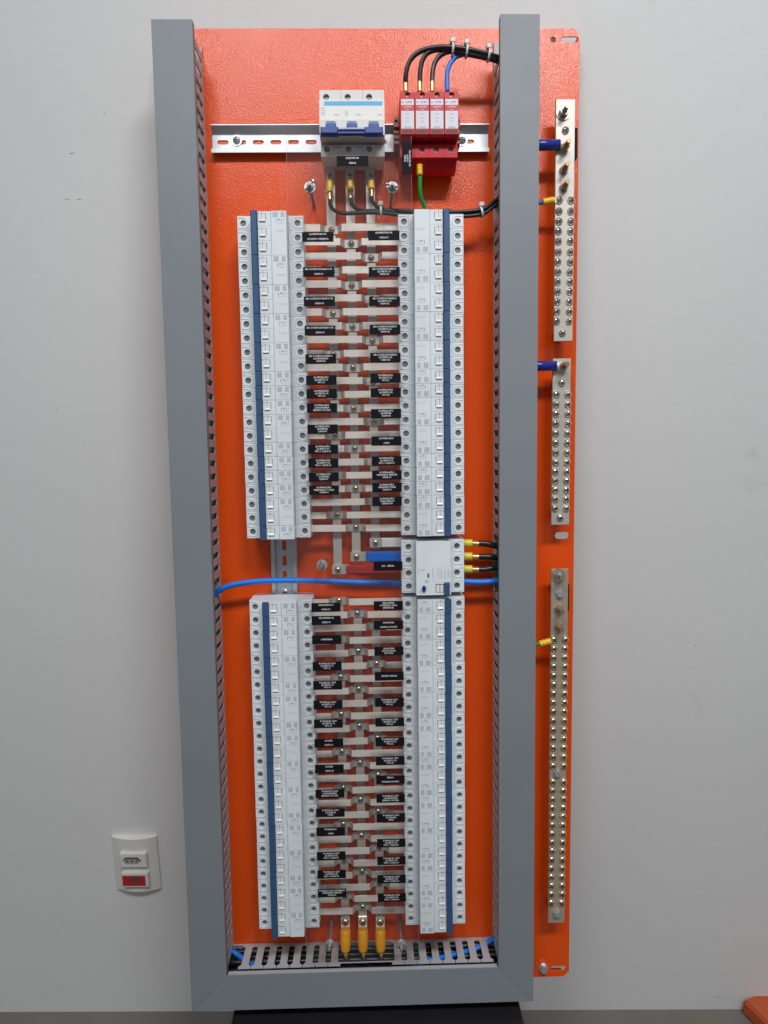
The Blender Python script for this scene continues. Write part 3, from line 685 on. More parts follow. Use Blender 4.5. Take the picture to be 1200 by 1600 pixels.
for (x0, x1, y0, y1, st) in ((653, 655, 889, 896, 1.4), (656, 663, 890, 892, 1.3), (675.5, 677, 888, 903, 1.3), (684, 686, 888, 904, 1.5), (688, 690.5, 889, 905, 1.6), (694, 696, 891, 905, 1.4), (699, 702, 890, 903, 1.5), (664, 670, 906, 911, 1.1), (655, 658.5, 922, 927, 1.1), (666, 668, 916, 920, 1.2)):
    y = y0
    while y < y1: bp(m, x0, x1, y, y + .6, HN, HN + .06); y += st
part('printed_marks', m, 'ink', r)

# ================================================================ main breaker
MBX0, MBX1 = P(499.5, 150, 52)[0], P(600, 150, 52)[0]
zt = P(550, 141, 58)[1]; zb = P(550, 244, 52)[1]
r = thing('main_breaker', 'large three-pole white main breaker with royal blue lever and light blue stripe', 'circuit breaker', ((MBX0 + MBX1) / 2, zb, 0))
zA, zB = P(550, 184, 68)[1], P(550, 211, 68)[1]
m = MB(); W3 = (MBX1 - MBX0) / 3
mz = P(550, 156.5, 61)[1]
m.prism([(zt, 10), (zt - 3, BASE), (zb + 3, BASE), (zb, 12), (zb, 45), (zB - 1, 45), (zB, 64), (zB + 1, 66), (zA - 1, 66), (zA, 64.5), (mz, 61), (mz, 52), (zt, 52)], MBX0, MBX1, 'x')
for i in range(3):
    xa = MBX0 + W3 * i; hx = P((509.7, 543.2, 576.7)[i], 151.5, 58)[0]
    m.hole_plate(xa + .15, xa + W3 - .15, mz - .01, zt, hx, P(543, 152, 58)[1], 3.9, 52.1, 58.5, 5.5)
    hx = P((510.8, 544.5, 577)[i], 233, 51)[0]
    m.hole_plate(xa + .15, xa + W3 - .15, zb, zB - 4, hx, P(543, 233, 51)[1], 3.9, 45.1, 51, 5)
part('body', m, 'warm', r)
ts = MB(); ts.cyl(0, 0, 3.4, 0, 2.2, 12); ts.cur = 1; ts.box(-2.4, 2.4, -.5, .5, 2.2, 2.35); tsm2 = ts.mesh('terminal_screw', ['screw', 'slit'])
for i in range(3):
    part_at('terminal_screw', tsm2, r, (P((509.7, 543.2, 576.7)[i], 152, 58)[0], P(543, 152, 58)[1], 53), .3 + i)
    part_at('terminal_screw', tsm2, r, (P((510.8, 544.5, 577)[i], 233, 51)[0], P(543, 233, 51)[1], 46), .3 + i)
def hface(z): return 61 + (z - mz) / (zA - mz) * 3.5
m = MB(); z1_, z2_ = P(550, 158.5, 61)[1], P(550, 165, 62)[1]
xa, xb = P(506.5, 162, 62)[0], P(597.5, 162, 62)[0]
def slab(m, xa, xb, z1_, z2_, t=.12, b=-.3):
    m.add([(xa, z1_, hface(z1_) + b), (xb, z1_, hface(z1_) + b), (xb, z2_, hface(z2_) + b), (xa, z2_, hface(z2_) + b),
           (xa, z1_, hface(z1_) + t), (xb, z1_, hface(z1_) + t), (xb, z2_, hface(z2_) + t), (xa, z2_, hface(z2_) + t)],
          [(3, 2, 1, 0), (0, 1, 5, 4), (1, 2, 6, 5), (2, 3, 7, 6), (3, 0, 4, 7), (4, 5, 6, 7)])
slab(m, xa, xb, z1_, z2_); part('blue_stripe', m, 'cyan', r)
m = MB(); slab(m, P(502, 162, 62)[0], xa - .3, z1_, z2_); part('stripe_badge', m, 'paper', r)
m = MB()
for yy in (168.5, 172.5, 176, 179.5):
    z = P(504, yy, 62)[1]; slab(m, P(501.5, 170, 62)[0], P(508, 170, 62)[0], z, z - 1.0, .1)
for xx in (526, 560, 594): z = P(xx, 179, 63)[1]; slab(m, P(xx - 4, 179, 63)[0], P(xx + 4, 179, 63)[0], z, z - 1.3, .12)
for i in range(5): z = P(542, 173 + i * 2, 63)[1]; slab(m, P(539, 179, 63)[0], P(544, 179, 63)[0], z, z - .5, .12)
part('printed_marks', m, 'ink', r)
m = MB()
for (a, b) in ((508.5, 525.5), (541.5, 558.5), (575.5, 592)): bp(m, a, b, 187, 198, 62, 67.0, .6)
part('toggle_frame', m, 'paper', r)
m = MB()
for (a, b) in ((510, 524), (543, 557), (577, 591)): bp(m, a, b, 189, 198.5, 66, 67.6)
part('toggle_window', m, 'teal', r)
m = MB(); bp(m, 500.5, 528, 197.5, 208.5, 66.2, 75, 1.2); bp(m, 569.5, 598.5, 197.5, 208.5, 66.2, 75, 1.2); bp(m, 527, 570.5, 201.5, 208, 66.2, 73)
for (a, b) in ((509, 525), (542, 558), (576, 592)): bp(m, a, b, 192.5, 200, 66.2, 70, .8)
part('lever', m, 'dullblue', r)
m = MB(); bp(m, 527.8, 569.8, 198.8, 202.3, 67, 75.2, .6); part('lever_bar', m, 'clearplastic', r)
m = MB()
for a in (520, 553): bp(m, a, a + 13, 228, 231.5, 50.9, 51.1)
bp(m, 587, 598, 228.5, 229.5, 50.9, 51.1); part('embossed_marks', m, 'ink', r)

# ================================================================ surge protectors
SPX = [625.3, 648.8, 671.5, 694, 717]
LB = ['left end of the red row beside the main breaker', 'second from left in the red row', 'third from left in the red row', 'right end of the red row, blue cable on top']
sxs = [P(x_, 185, 60)[0] for x_ in SPX]; sxs = [sxs[0] + (sxs[4] - sxs[0]) / 4 * i for i in range(5)]
pl_z0, pl_z1 = P(670, 261, 42)[1], P(670, 144, 58)[1]
zc1, zc0 = P(670, 150.5, 62)[1], P(670, 212, 62)[1]
ledge1, ledge0 = P(670, 226, 47)[1], P(670, 246, 47)[1]
for i in range(4):
    a, b = sxs[i] + .15, sxs[i + 1] - .15; xm = (a + b) / 2
    r = thing('surge_protector', 'red plug-in surge protector, ' + LB[i], 'surge protector', (xm, pl_z0, 0), 'four red surge protectors in a row')
    m = MB(); m.prism([(pl_z1, 14), (pl_z1 - 4, BASE), (pl_z0 + 6, BASE), (pl_z0, 14), (pl_z0, 34), (ledge0, 40), (ledge0 + .3, 41), (zc0 + 1, 41), (zc0 + 1, 54), (zc1 - .5, 54), (zc1 - .5, 50), (pl_z1, 50)], a, b, 'x')
    hx = xm + .5
    m.hole_plate(a, b, zc1 - .45, pl_z1, hx, (zc1 + pl_z1) / 2 + .3, 3.2, 50.1, 58.5, 5)
    m.hole_plate(a, b, ledge0, ledge1, hx, P(670, 234, 47)[1], 3.4, 41.05, 47, 5)
    part('base', m, 'red', r)
    part_at('terminal_screw', tsm2, r, (hx, (zc1 + pl_z1) / 2 + .3, 53.2), .5); part_at('terminal_screw', tsm2, r, (hx, P(670, 234, 47)[1], 42), .5)
    m = MB(); m.prism([(zc1 - .6, 54.1), (zc1 - .6, 60), (zc1 - 1.6, 61.5), (zc0 + 2.2, 61.5), (zc0, 58), (zc0, 54.1)], a + .2, b - .2, 'x'); cart = part('cartridge', m, 'red', r)
    m = MB(); m.box(a + 1.6, b - 1.6, P(670, 207.5, 62)[1], P(670, 202.5, 62)[1], 61.5, 61.62); part('fault_window', m, 'brown', cart)
    def lab(y0_, y1_, mk, nm, hh=61.65):
        m = MB(); m.box(a + 1.1, b - 1.1, P(670, y1_, 61.7)[1], P(670, y0_, 61.7)[1], 61.5, hh); return part(nm, m, mk, cart)
    lab(154.7, 200.8, 'paper', 'rating_label'); lab(164, 173, 'redink', 'label_band', 61.72)
    def tx(t, size, y_, mk, dx=0): 
        me = text_mesh(t, size, mk); o = part_at('lettering', me, r, (xm + dx, P(670, y_, 61.7)[1], 61.78)); return o
    tx('CLAMPER', 1.9, 159.4, 'navy', 1.6); tx('CLAMPER', 2.5, 167, 'paper'); tx('Front', 1.8, 171, 'paper')
    m = MB(); xl, zl = a + 2.9, P(670, 159.4, 61.7)[1]
    for q in range(3): m.box(xl - 1 + q * .7, xl - .6 + q * .9, zl - 1 + q * .3, zl + 1 - q * .3, 61.66, 61.75)
    part('logo_mark', m, 'redink', cart)
    m = MB()
    for (y_, w1) in ((178, 5), (184, 6), (198, 9), (199.6, 9)): z = P(670, y_, 61.7)[1]; m.box(xm - w1 / 2, xm + w1 / 2, z - .4, z + .35, 61.66, 61.72)
    z = P(670, 191, 61.7)[1]; m.box(xm - 1.6, xm - 1.2, z - 2, z + 2, 61.66, 61.72); m.box(xm + 1.2, xm + 1.6, z - 2, z + 2, 61.66, 61.72); m.box(xm - 1.6, xm + 1.6, z + 1.6, z + 2, 61.66, 61.72)
    part('printed_marks', m, 'ink', cart)
for nm, x0, x1, lbl in (('l', 615.5, 624, 'brown plastic end stop left of the red surge protectors'), ('r', 717.5, 721.5, 'brown plastic end stop right of the red surge protectors')):
    a, b = P(x0, 205, 28)[0], P(x1, 205, 28)[0]; a = min(a, sxs[0] - 6.8) if nm == 'l' else sxs[4] + .3; b = sxs[0] - .4 if nm == 'l' else sxs[4] + 6
    z1_, z0_ = P(620, 184, 28)[1], P(620, 227, 28)[1]
    r = thing('end_stop', lbl, 'end stop', ((a + b) / 2, z0_, 0), 'brown end stops on the horizontal rail')
    m = MB(); m.hole_plate(a, b, z1_ - 12, z1_, (a + b) / 2, z1_ - 5.5, 2.2, 12, 30, 4); m.box(a, b, z0_, z1_ - 12.1, 12, 24)
    for q in range(3): m.box(a, b, z0_ + 2 + q * 7, z0_ + 5.5 + q * 7, 24.1, 28 - q)
    part('body', m, 'stop', r)
    part_at('screw', tsm2, r, ((a + b) / 2, z1_ - 5.5, 25.2), .2)

# ================================================================ busbar combs
HM = 18.0
JOINT = {}
def comb(label, xs, ztop, zbot, rows_z, xl, xr, longs):
    r = thing('busbar_comb', label, 'busbar', ((xs[0] + xs[2]) / 2, rows_z[0], 0), 'tinned copper busbar combs between the breaker columns')
    for i in range(3):
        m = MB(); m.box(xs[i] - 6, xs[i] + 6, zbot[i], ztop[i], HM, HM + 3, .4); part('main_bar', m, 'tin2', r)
        m = MB()
        for f in (.08, .5, .92): z = zbot[i] + (ztop[i] - zbot[i]) * f; m.cyl(xs[i], z, 5, .2, HM - .05, 10)
        part('insulator', m, 'tape_red', r)
    for k, z in enumerate(rows_z):
        j = xs[k % 3]; hb = 30.0 + random.uniform(-.5, .5); w_ = 4.55 + random.uniform(-.15, .1); t = 1.6; dz_ = random.uniform(-.45, .45)
        def pr(a, b):
            return [(a, hb), (b, hb)]
        # through bar, dipping to the main bar at the joint
        cl = [(xl - 3, hb), (j - 14, hb), (j - 8.5, HM + 3.05), (j + 8.5, HM + 3.05), (j + 14, hb), (xr + 3, hb)]
        prof = cl + [(x_, h_ + t) for x_, h_ in reversed(cl)]
        m = MB()
        # extrude profile as strip, quads between matching points
        n_ = len(cl); vs = []
        for (x_, h_) in cl:
            ww = w_ * (1.0 if abs(x_ - j) > 10 else 1.16)
            zz = z + dz_ * (x_ - j) / 60; tw = dz_ * .3 if abs(x_ - j) > 10 else 0
            vs += [(x_, zz - ww, h_ - tw), (x_, zz + ww, h_ + tw), (x_, zz + ww, h_ + t + tw), (x_, zz - ww, h_ + t - tw)]
        fs = [(0, 1, 2, 3), tuple(4 * (n_ - 1) + q for q in (3, 2, 1, 0))]
        for q in range(n_ - 1):
            for e in range(4): fs.append((4 * q + e, 4 * q + (e + 1) % 4, 4 * q + 4 + (e + 1) % 4, 4 * q + 4 + e))
        m.add(vs, fs)
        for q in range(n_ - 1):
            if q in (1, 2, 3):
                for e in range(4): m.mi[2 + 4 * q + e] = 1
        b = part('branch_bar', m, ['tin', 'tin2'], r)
        o = part_at('screw', PAN_J, r, (j + random.uniform(-.4, .4), z + random.uniform(-.4, .4), HM + 3.05 + t), random.uniform(0, 1.5))
    return r
UX = [(P(514.5, 300, 20)[0] + P(530, 880, 20)[0]) / 2, (P(547, 300, 20)[0] + P(557, 860, 20)[0]) / 2, (P(580, 300, 20)[0] + P(585.5, 840, 20)[0]) / 2]
rowsU = [301.6 - 18 * k for k in range(23)]; XLc, XRc = -81, 40
UB = [P(530, 898, 20)[1], P(558, 878, 20)[1], P(585, 857.5, 20)[1]]
combU = comb('upper busbar comb of three long tinned bars with cross bars under the main breaker', UX, [P(545, 254, 20)[1]] * 3, UB, rowsU, XLc, XRc, None)
LXm = [(P(531, 945, 20)[0] + P(539, 1440, 20)[0]) / 2, (P(560, 945, 20)[0] + P(565.5, 1440, 20)[0]) / 2, (P(589, 1038, 20)[0] + P(593.5, 1440, 20)[0]) / 2]
rowsL = [-196.5 - 18 * k for k in range(26)]
LT = [P(530, 933, 20)[1], P(560, 950, 20)[1], P(589, 968, 20)[1]]; LBt = P(566, 1452, 20)[1]
combL = comb('lower busbar comb of three tinned bars with cross bars ending in amber lugs', LXm, LT, [LBt] * 3, rowsL, XLc, XRc, None)
# taped link bars into the residual current breaker
for (x0, y0, y1, i, mk, lb) in ((596, 841.5, 856, 2, 'tape_white', 'link bar wrapped in white tape'), (572, 862.5, 878, 1, 'tape_blue', 'link bar wrapped in blue tape'), (541, 883.5, 896.5, 0, 'tape_red', 'link bar wrapped in red tape')):
    yy = (y0 + y1) / 2; xj, zj = UX[i], P(560, yy, 27)[1]
    hw = (P(560, y0, 27)[1] - P(560, y1, 27)[1]) / 2
    m = MB(); m.box(xj - 8, P(x0, yy, 27)[0] + 4, zj - 6.5, zj + 6.5, HM + 3.05, 24.2, .3); b = part('link_bar', m, 'tin2', combU)
    m = MB(); m.box(P(x0, yy, 27)[0], rx0 + 3, zj - hw, zj + hw, 22.5, 28.5, 1.2); part('tape_wrap', m, mk, combU, lb)
    part_at('screw', PAN_J, combU, (xj, zj, 24.3), .4 + i)
m = MB(); x, z = P(600, 850, 29)
for q in range(4): m.box(x + q * 2.2, x + q * 2.2 + 1.5, z - .6, z + .5, 28.5, 28.6)
for q in range(3): x2 = P(616, 849, 29)[0]; m.box(x2 + q * 2.4, x2 + q * 2.4 + 1.7, z - .5, z + .6, 28.5, 28.6)
part('printed_marks', m, 'ink', combU)

# ================================================================ acrylic cover with labels
AX0 = max(P(447, 260, 58)[0], -123 + 22.5 + 1.5); AX1 = min(P(645.5, 270, 58)[0], 82 - 22.5 - 1.0, nl - .6)
AZ1, AZ0 = P(545, 210, 58)[1], P(566, 1503, 58)[1]
cv = thing('clear_cover', 'clear acrylic sheet on threaded rods in front of the busbars, carrying black labels', 'cover', ((AX0 + AX1) / 2, AZ0, 58))
rods = [(484, 292), (613, 292), (503, 883), (515, 1477), (627, 1477)]
rp = [P(a, b, 62) for a, b in rods]
m = MB(); m.sheet([(AX0, AZ0), (AX1, AZ0), (AX1, AZ1), (AX0, AZ1)], [circ(x_, z_, 3.6, 12) for x_, z_ in rp], 57.0, 59.6); part('sheet', m, 'acrylic', cv)
m = MB(); e = .25
m.box(AX0 - e, AX0 - .02, AZ0, AZ1, 57.2, 59.4); m.box(AX1 + .02, AX1 + e, AZ0, AZ1, 57.2, 59.4); m.box(AX0, AX1, AZ0 - e, AZ0 - .02, 57.2, 59.4)
part('polished_edge', m, 'acrylic_edge', cv)
wn = MB(); wn.cyl(0, 0, 7.0, 0, 1.2, 20); wn.cur = 1; wn.cyl(0, 0, 4.6, 1.2, 5.2, 6, smooth=False); wn.cyl(0, 0, 3.6, 5.2, 7, 12)
wn.prism([(3.2, 2.5), (7.4, 4.5), (8.2, 8.5), (6.2, 9), (3.0, 6)], -.8, .8, 'z'); wn.prism([(-3.2, 2.5), (-7.4, 4.5), (-8.2, 8.5), (-6.2, 9), (-3.0, 6)], -.8, .8, 'z')
wnm = wn.mesh('wing_nut', ['steel', 'darksteel'])
rd = MB()
for i in range(48): rd.cyl(0, 0, 2.1 if i % 2 else 2.45, -59.4 + i * 1.5, -59.4 + (i + 1) * 1.5, 8)
rdm = rd.mesh('threaded_rod', 'darksteel')
for i, (x_, z_) in enumerate(rp):
    part_at('wing_nut', wnm, cv, (x_, z_, 59.65), 2.3 + i * 1.1); part_at('threaded_rod', rdm, cv, (x_, z_, 59.65))
I, A, T2, T1 = 'ILUMINAÇÃO', 'AR-CONDICIONADO', 'TOMADAS 220V', 'TOMADAS 127V'
LAB = []
def side(x_top, x_bot, y_a, y_b, w_a, w_b, items):
    for y, t in items:
        f = (y - y_a) / (y_b - y_a); LAB.append((x_top + (x_bot - x_top) * f, w_a + (w_b - w_a) * f, y, t))
side(472, 483, 370, 766, 49, 46.6, [(370.3, 'ALIMENTADOR\n \nQUADRO RESERVA'), (425, A + '-01\n \nCASA-01'), (471, A + '-02\n \nCASA-01'), (516.5, A + '-03\n \nCASA-01'),
    (561, A + '\nLAVANDERIA\nCASA-02'), (594.3, I + '\nQUARTO-11\nWC-11'), (615.5, I + '\nQUARTO-12\nWC-12'), (637.8, I + '\nLAVANDERIA\nBANHO SOCIAL'), (671, I + '\nEXTERNA\nCASA-01'),
    (702.3, I + '\nQUARTO-01\nWC-1 CASA-01'), (724, I + '\nQUARTO-02\nWC-1 CASA-01'), (745.7, I + '\nCOZINHA\nCASA-01'), (766.3, I + '\nMEZANINO / SALA\nCASA-01')])
side(575.2, 582, 368, 783, 49, 46, [(368, 'ALIMENTADOR\n \nCASA-01'), (425, A + '\nQUARTO-11\nCASA-02'), (471, A + '\nQUARTO-12\nCASA-02'), (515, A + '\nQUARTO-21\nCASA-02'), (559, A + '\nQUARTO-22\nCASA-02'),
    (591, I + '\nQUARTO-21\nWC-21'), (613.8, I + '\nQUARTO-22\nWC-22'), (646.5, I + '\nEXTERNA\nCASA-02'), (689.3, I + '\n \nCASA'), (720.5, I + '\nQUARTO-02\nWC-1 CASA-01'), (742.7, I + '\nVARANDA FRENTE\nCASA-01'),
    (762, I + '\nVARANDA TRAS\nCASA-01'), (783.7, I + '\nCASA BARCO\nGERADOR'), (885, 'DR - GERAL')])
side(486.5, 496.5, 949, 1396, 45.5, 44.5, [(949.5, 'GELADEIRA-01\n \nCASA-01'), (969.8, 'GELADEIRA-02\n \nCASA-01'), (1000, 'CAFETEIRA'), (1041.3, T2 + '\nQUARTO-11\nWC-11'), (1071.2, T1 + '\nQUARTO-11\nWC-11'), (1101.5, T2 + '\nQUARTO-12\nWC-12'),
    (1131.3, T1 + '\nQUARTO-12\nWC-12'), (1161.5, 'BOILER\n \nCASA-01'), (1202, 'BOILER\n \nCASA-02'), (1240.7, T2 + '\nLAVANDERIA\nBANHO SOCIAL'), (1270.5, T1 + '\nCOZINHA\nCASA'), (1300, 'FORNINHO\n \nCASA'),
    (1338, T2 + '\nQUARTO-02\nWC-1 CASA-01'), (1366.7, T1 + '\nQUARTO-02\nWC-1 CASA-01'), (1396, 'TOMADA 220V EXTERNA\nVARANDA FRENTE\nCASA-01')])
side(584, 590.3, 947, 1403, 45.6, 44, [(946.7, 'GELADEIRA\nCOZINHA CASA\n(RESERVA)'), (977, 'MAQUINA\n \nLAVAR LOUCAS'), (1017.8, 'MAQUINA\nLAVA E SECA\nROUPAS'), (1057, 'MICROONDAS'), (1097.8, T2 + '\nQUARTO-21\nWC-21'), (1128.8, T1 + '\nQUARTO-21\nWC-21'),
    (1159.4, T2 + '\nQUARTO-22\nWC-22'), (1189.3, T1 + '\nQUARTO-22\nWC-22'), (1219, 'FERRO\n \nPASSAR ROUPAS'), (1248, T1 + '\nLAVANDERIA\nBANHO SOCIAL'), (1278.3, T2 + '\nCOZINHA\nCASA'), (1317.8, T2 + '\nQUARTO-01\nWC-1 CASA-01'),
    (1345.5, T1 + '\nQUARTO-01\nWC-1 CASA-01'), (1374.3, T2 + '\nQUARTO-03\nWC-1 CASA-01'), (1403, T1 + '\nQUARTO-03\nWC-1 CASA-01')])
LAB.append((526, 49.5, 251.5, 'DISJUNTOR\n \nGERAL'))
for (xl_, w_, y, t) in LAB:
    x0, z = P(xl_, y, 60); x1 = P(xl_ + w_, y, 60)[0]; hh = 6.05
    xm = (x0 + x1) / 2; j = random.uniform(-.006, .006)
    m = MB(); m.box(x0 - xm, x1 - xm, -hh, hh, 0, .5, .12); me = m.mesh('label', 'label')
    clean = t.replace('\n \n', ' ').replace('\n', ' ')
    o = part_at('label', me, cv, (xm, z, 59.65), j, 'black label printed ' + clean)
    lt = bpy.data.objects.new('lettering', text_mesh(t, 3.1, 'letter', 1.02, 1.02 if '\n \n' not in t else .95)); COL.objects.link(lt); lt.parent = o; lt.location = V(0, .35, .56)
x0, z0_ = P(628.5, 272, 60); x1, z1_ = P(645, 223, 60); x1 = min(x1, AX1 + 1)
m = MB(); m.box(x0, x1, z0_, z1_, 59.65, 60.15, .12); o = part('label', m, 'label', cv, 'black label turned sideways, printed PROTETOR DE SURTO GERAL')
lt = bpy.data.objects.new('lettering', text_mesh('PROTETOR DE\nSURTO\nGERAL', 2.9, 'letter')); COL.objects.link(lt); lt.parent = o
lt.location = V((x0 + x1) / 2 + .3 - cv['off'][0], (z0_ + z1_) / 2 - cv['off'][1], 60.2 - cv['off'][2]); lt.rotation_euler = (0, math.pi / 2, 0)

# ================================================================ terminal bars at the right
HB = 30.0
def stud_mesh(big, hexonly=False):
    m = MB()
    if hexonly: m.cyl(0, 0, 5.2, 0, 5, 6, smooth=False); m.cyl(0, 0, 4.2, 5, 5.6, 12); return m.mesh('hex_bolt', 'steel')
    if big: m.cyl(0, 0, 9.5, 0, 1.5, 20)
    m.cyl(0, 0, 6.4 if big else 5.8, 0 + 1.5 * big, 6 + 1.5 * big, 6, smooth=False); m.cyl(0, 0, 4.6, 6, 9, 12, 3.6)
    for i in range(9): m.cyl(0, 0, 2.7 if i % 2 else 3.2, 7 + i * 1.3, 8.3 + i * 1.3, 10)
    return m.mesh('stud', 'copper' if not big else 'nickel')
PAN_B = pan_head(5.2, 4.3, 'brass_screw', 12)
STB, STS, HEX = stud_mesh(1), stud_mesh(0), stud_mesh(0, True)
def tbar(label, xa, xb, ya, yb, items, pairs, xl, xr, scr=None, bm='tin2'):
    scr = scr or PAN_T
    X0 = (P(xa[0], ya, HB)[0] + P(xb[0], yb, HB)[0]) / 2; X1 = (P(xa[1], ya, HB)[0] + P(xb[1], yb, HB)[0]) / 2
    z1, z0 = P(880, ya, HB)[1], P(875, yb, HB)[1]; t = 4.5
    r = thing('terminal_bar', label, 'terminal bar', ((X0 + X1) / 2, z0, 0), 'tinned terminal bars along the right edge')
    m = MB(); m.box(X0, X1, z0, z1, HB - t, HB, .4); part('bar', m, bm, r)
    for z in (z0 + 12, z1 - 32 if len(items) > 2 else z1 - 30):
        m = MB(); m.cyl((X0 + X1) / 2, z, 7.5, .2, 6, 16); m.cyl((X0 + X1) / 2, z, 6, 6, HB - t - 6, 16); m.cyl((X0 + X1) / 2, z, 7.5, HB - t - 6, HB - t - .05, 16)
        part('insulator', m, 'tape_red', r)
    cx = (X0 + X1) / 2
    for (x_, y, kind) in items:
        x, z = P(x_, y, HB + 3)
        if kind == 'pan': part_at('screw', scr, r, (x, z, HB), random.uniform(0, 1.5))
        elif kind == 'hex': part_at('hex_bolt', HEX, r, (x, z, HB), .3)
        else:
            x, z = P(x_, y, HB + 4)
            part_at('stud', STB if kind == 'big' else STS, r, (x, z, HB + (3 if kind == 'lug' else 0)), .2)
    for y in pairs:
        f = (y - pairs[0]) / (pairs[-1] - pairs[0])
        for (pa, pb) in (xl, xr):
            x, z = P(pa + (pb - pa) * f, y, HB + 2); part_at('screw', scr, r, (x + random.uniform(-.3, .3), z, HB), random.uniform(0, 1.5))
    return r
tb1 = tbar('upper terminal bar with studs above two screw rows and a navy lug', (870, 899.5), (864.5, 894), 155, 533,
           [(881.5, 174, 'big'), (884.5, 202, 'pan'), (883, 229.5, 'lug'), (882, 263, 'small'), (882, 290.5, 'small'), (879.5, 519.5, 'pan')],
           [312, 329, 345, 360.2, 376, 392.6, 408.2, 423.8, 439.3, 454.5, 470.3, 485.8, 501], (874.5, 870.5), (893, 890))
tb2 = tbar('shortest terminal bar, middle of the three on the right edge, navy lug at its top', (864, 892.5), (861.5, 889), 560, 820,
           [(880, 572, 'lug'), (878.5, 597.5, 'pan'), (876, 809, 'pan')],
           [615.7, 631, 646, 661.3, 676.5, 691.7, 706.5, 722, 736.6, 750.7, 765, 779.5, 794], (870, 867.7), (888, 885.3))
tb3 = tbar('longest terminal bar, lowest of the three, with two dense double rows of screws', (861, 888), (857, 882), 889, 1442,
           [(874, 900, 'big'), (875, 928, 'hex'), (874, 952, 'small'), (873.5, 980, 'small'), (871, 1208.5, 'hex'), (870.5, 1428, 'hex')],
           [999.6, 1013.5, 1027.5, 1041.5, 1055.6, 1069.8, 1084, 1098, 1112, 1126.4, 1140.7, 1154.8, 1168.7, 1183, 1197], (866, 864.5), (883.3, 881.3), PAN_B, 'tin3')
prs = [1222 + 13.5 * i for i in range(15)]
for y in prs:
    f = (y - prs[0]) / (prs[-1] - prs[0])
    for (pa, pb) in ((864, 861.5), (881, 878)):
        x, z = P(pa + (pb - pa) * f, y, HB + 2); part_at('screw', PAN_B, tb3, (x + random.uniform(-.4, .4), z, HB), random.uniform(0, 1.5))

# ================================================================ cables, lugs and ties
def lug(parent, p0, p1, r_, mk, name='lug_sleeve', ribs=False, label=None):
    m = MB(); a, b = Vector(p0), Vector(p1); n_ = 9
    pts = [a + (b - a) * i / n_ for i in range(n_ + 1)]
    rs = [r_ * (1.08 if (ribs and i % 3 == 1) else (.88 if ribs and i % 3 == 2 else 1)) for i in range(n_ + 1)]
    m.tube(pts, rs, 12); return part(name, m, mk, parent, label)
def wire_thing(name, pts, r_, mk, label, cat='cable', group=None, k=7, n=10):
    r = thing(name, label, cat, pts[0], group); m = MB(); m.tube(spline(pts, k), r_, n); part('wire', m, mk, r); return r
def tie(px_, py_, h, r_, ang, label, up=True, dh=0):
    x, z = P(px_, py_, h); m = MB(); n_ = 16; ca, sa = math.cos(ang), math.sin(ang)
    # band round a cable running along direction ang in the plate plane
    for s_ in (-1, 1):
        pass
    vs = []; 
    for i in range(n_):
        t = 2 * math.pi * i / n_
        for (rr, ww) in ((r_, -1.3), (r_ + .9, -1.3), (r_ + .9, 1.3), (r_, 1.3)):
            o_ = rr * math.cos(t); hh = rr * math.sin(t)
            vs.append((x + ca * ww - sa * o_, z + sa * ww + ca * o_, h + hh))
    fs = [(4 * i + e, 4 * i + (e + 1) % 4, 4 * ((i + 1) % n_) + (e + 1) % 4, 4 * ((i + 1) % n_) + e) for i in range(n_) for e in range(4)]
    m.add(vs, fs)
    tz = 1 if up else -1
    m.box(x - 3.2, x + 3.2, z + tz * (r_ + .4), z + tz * (r_ + 6.0), h - 2.2, h + 4.0, .8)
    return single('cable_tie', m, 'tie', label, 'cable tie', (x, z, h), 'white nylon cable ties')
# surge protector feeds
hS = 47
G = 'black cables looping from the red surge protectors'
for i, (pts, lb) in enumerate((
    ([(633.6, 131, 47), (634, 118, 49), (637, 103, 50), (645, 89, 51), (660, 79, 52), (680, 74.5, 52), (706, 74, 52), (740, 79, 50), (766, 86, 46), (786, 92, 36)], 'outermost black cable looping from the leftmost red surge protector'),
    ([(655.7, 131, 47), (656.5, 112, 48), (660, 95, 49), (668, 83, 50), (682, 78, 50), (706, 77.5, 50), (740, 83, 48), (766, 88.5, 45), (786, 95, 35)], 'black cable looping from the second red surge protector'),
    ([(675.2, 131, 47), (676, 112, 47), (680, 97, 47), (689, 86, 47), (704, 80.5, 48), (728, 84, 48), (766, 91.5, 44), (786, 98, 34)], 'innermost black cable looping from the third red surge protector'))):
    P3 = px(*pts); r = wire_thing('cable', P3, 3.0, 'black', lb, group=G)
    a = P3[0]; lug(r, (a[0], a[1] - 10.5, a[2]), (a[0], a[1] + 3, a[2]), 3.1, 'brass', 'ferrule')
P3 = px((699, 144, 46), (698.3, 120, 46), (701, 105, 46), (708, 93, 45), (718, 86.5, 44), (732, 85.5, 43), (766, 92.5, 41), (786, 99, 33))
r = wire_thing('cable', P3, 2.9, 'bluec', 'blue cable rising from the rightmost red surge protector into the black bundle')
tie(707, 78, 49, 7.2, -.05, 'white cable tie on the upper black bundle, nearest the surge protectors'); tie(729, 80.5, 48, 7.2, -.1, 'middle white cable tie on the upper black bundle, taller head'); tie(763.5, 87, 46, 7.0, -.15, 'white cable tie on the upper black bundle beside the right duct')
# earth wire
P3 = px((656.5, 270, 40), (656, 285, 38), (656.5, 300, 34), (659, 313, 28), (664, 325, 22), (668, 345, 18))
r = wire_thing('cable', P3, 2.7, 'green', 'green earth cable hanging below the red surge protectors')
a = P(655.6, 258, 40); b = P(655.8, 274, 40); lug(r, (*a, 40), (*b, 40), 3.9, 'yellow', ribs=True)
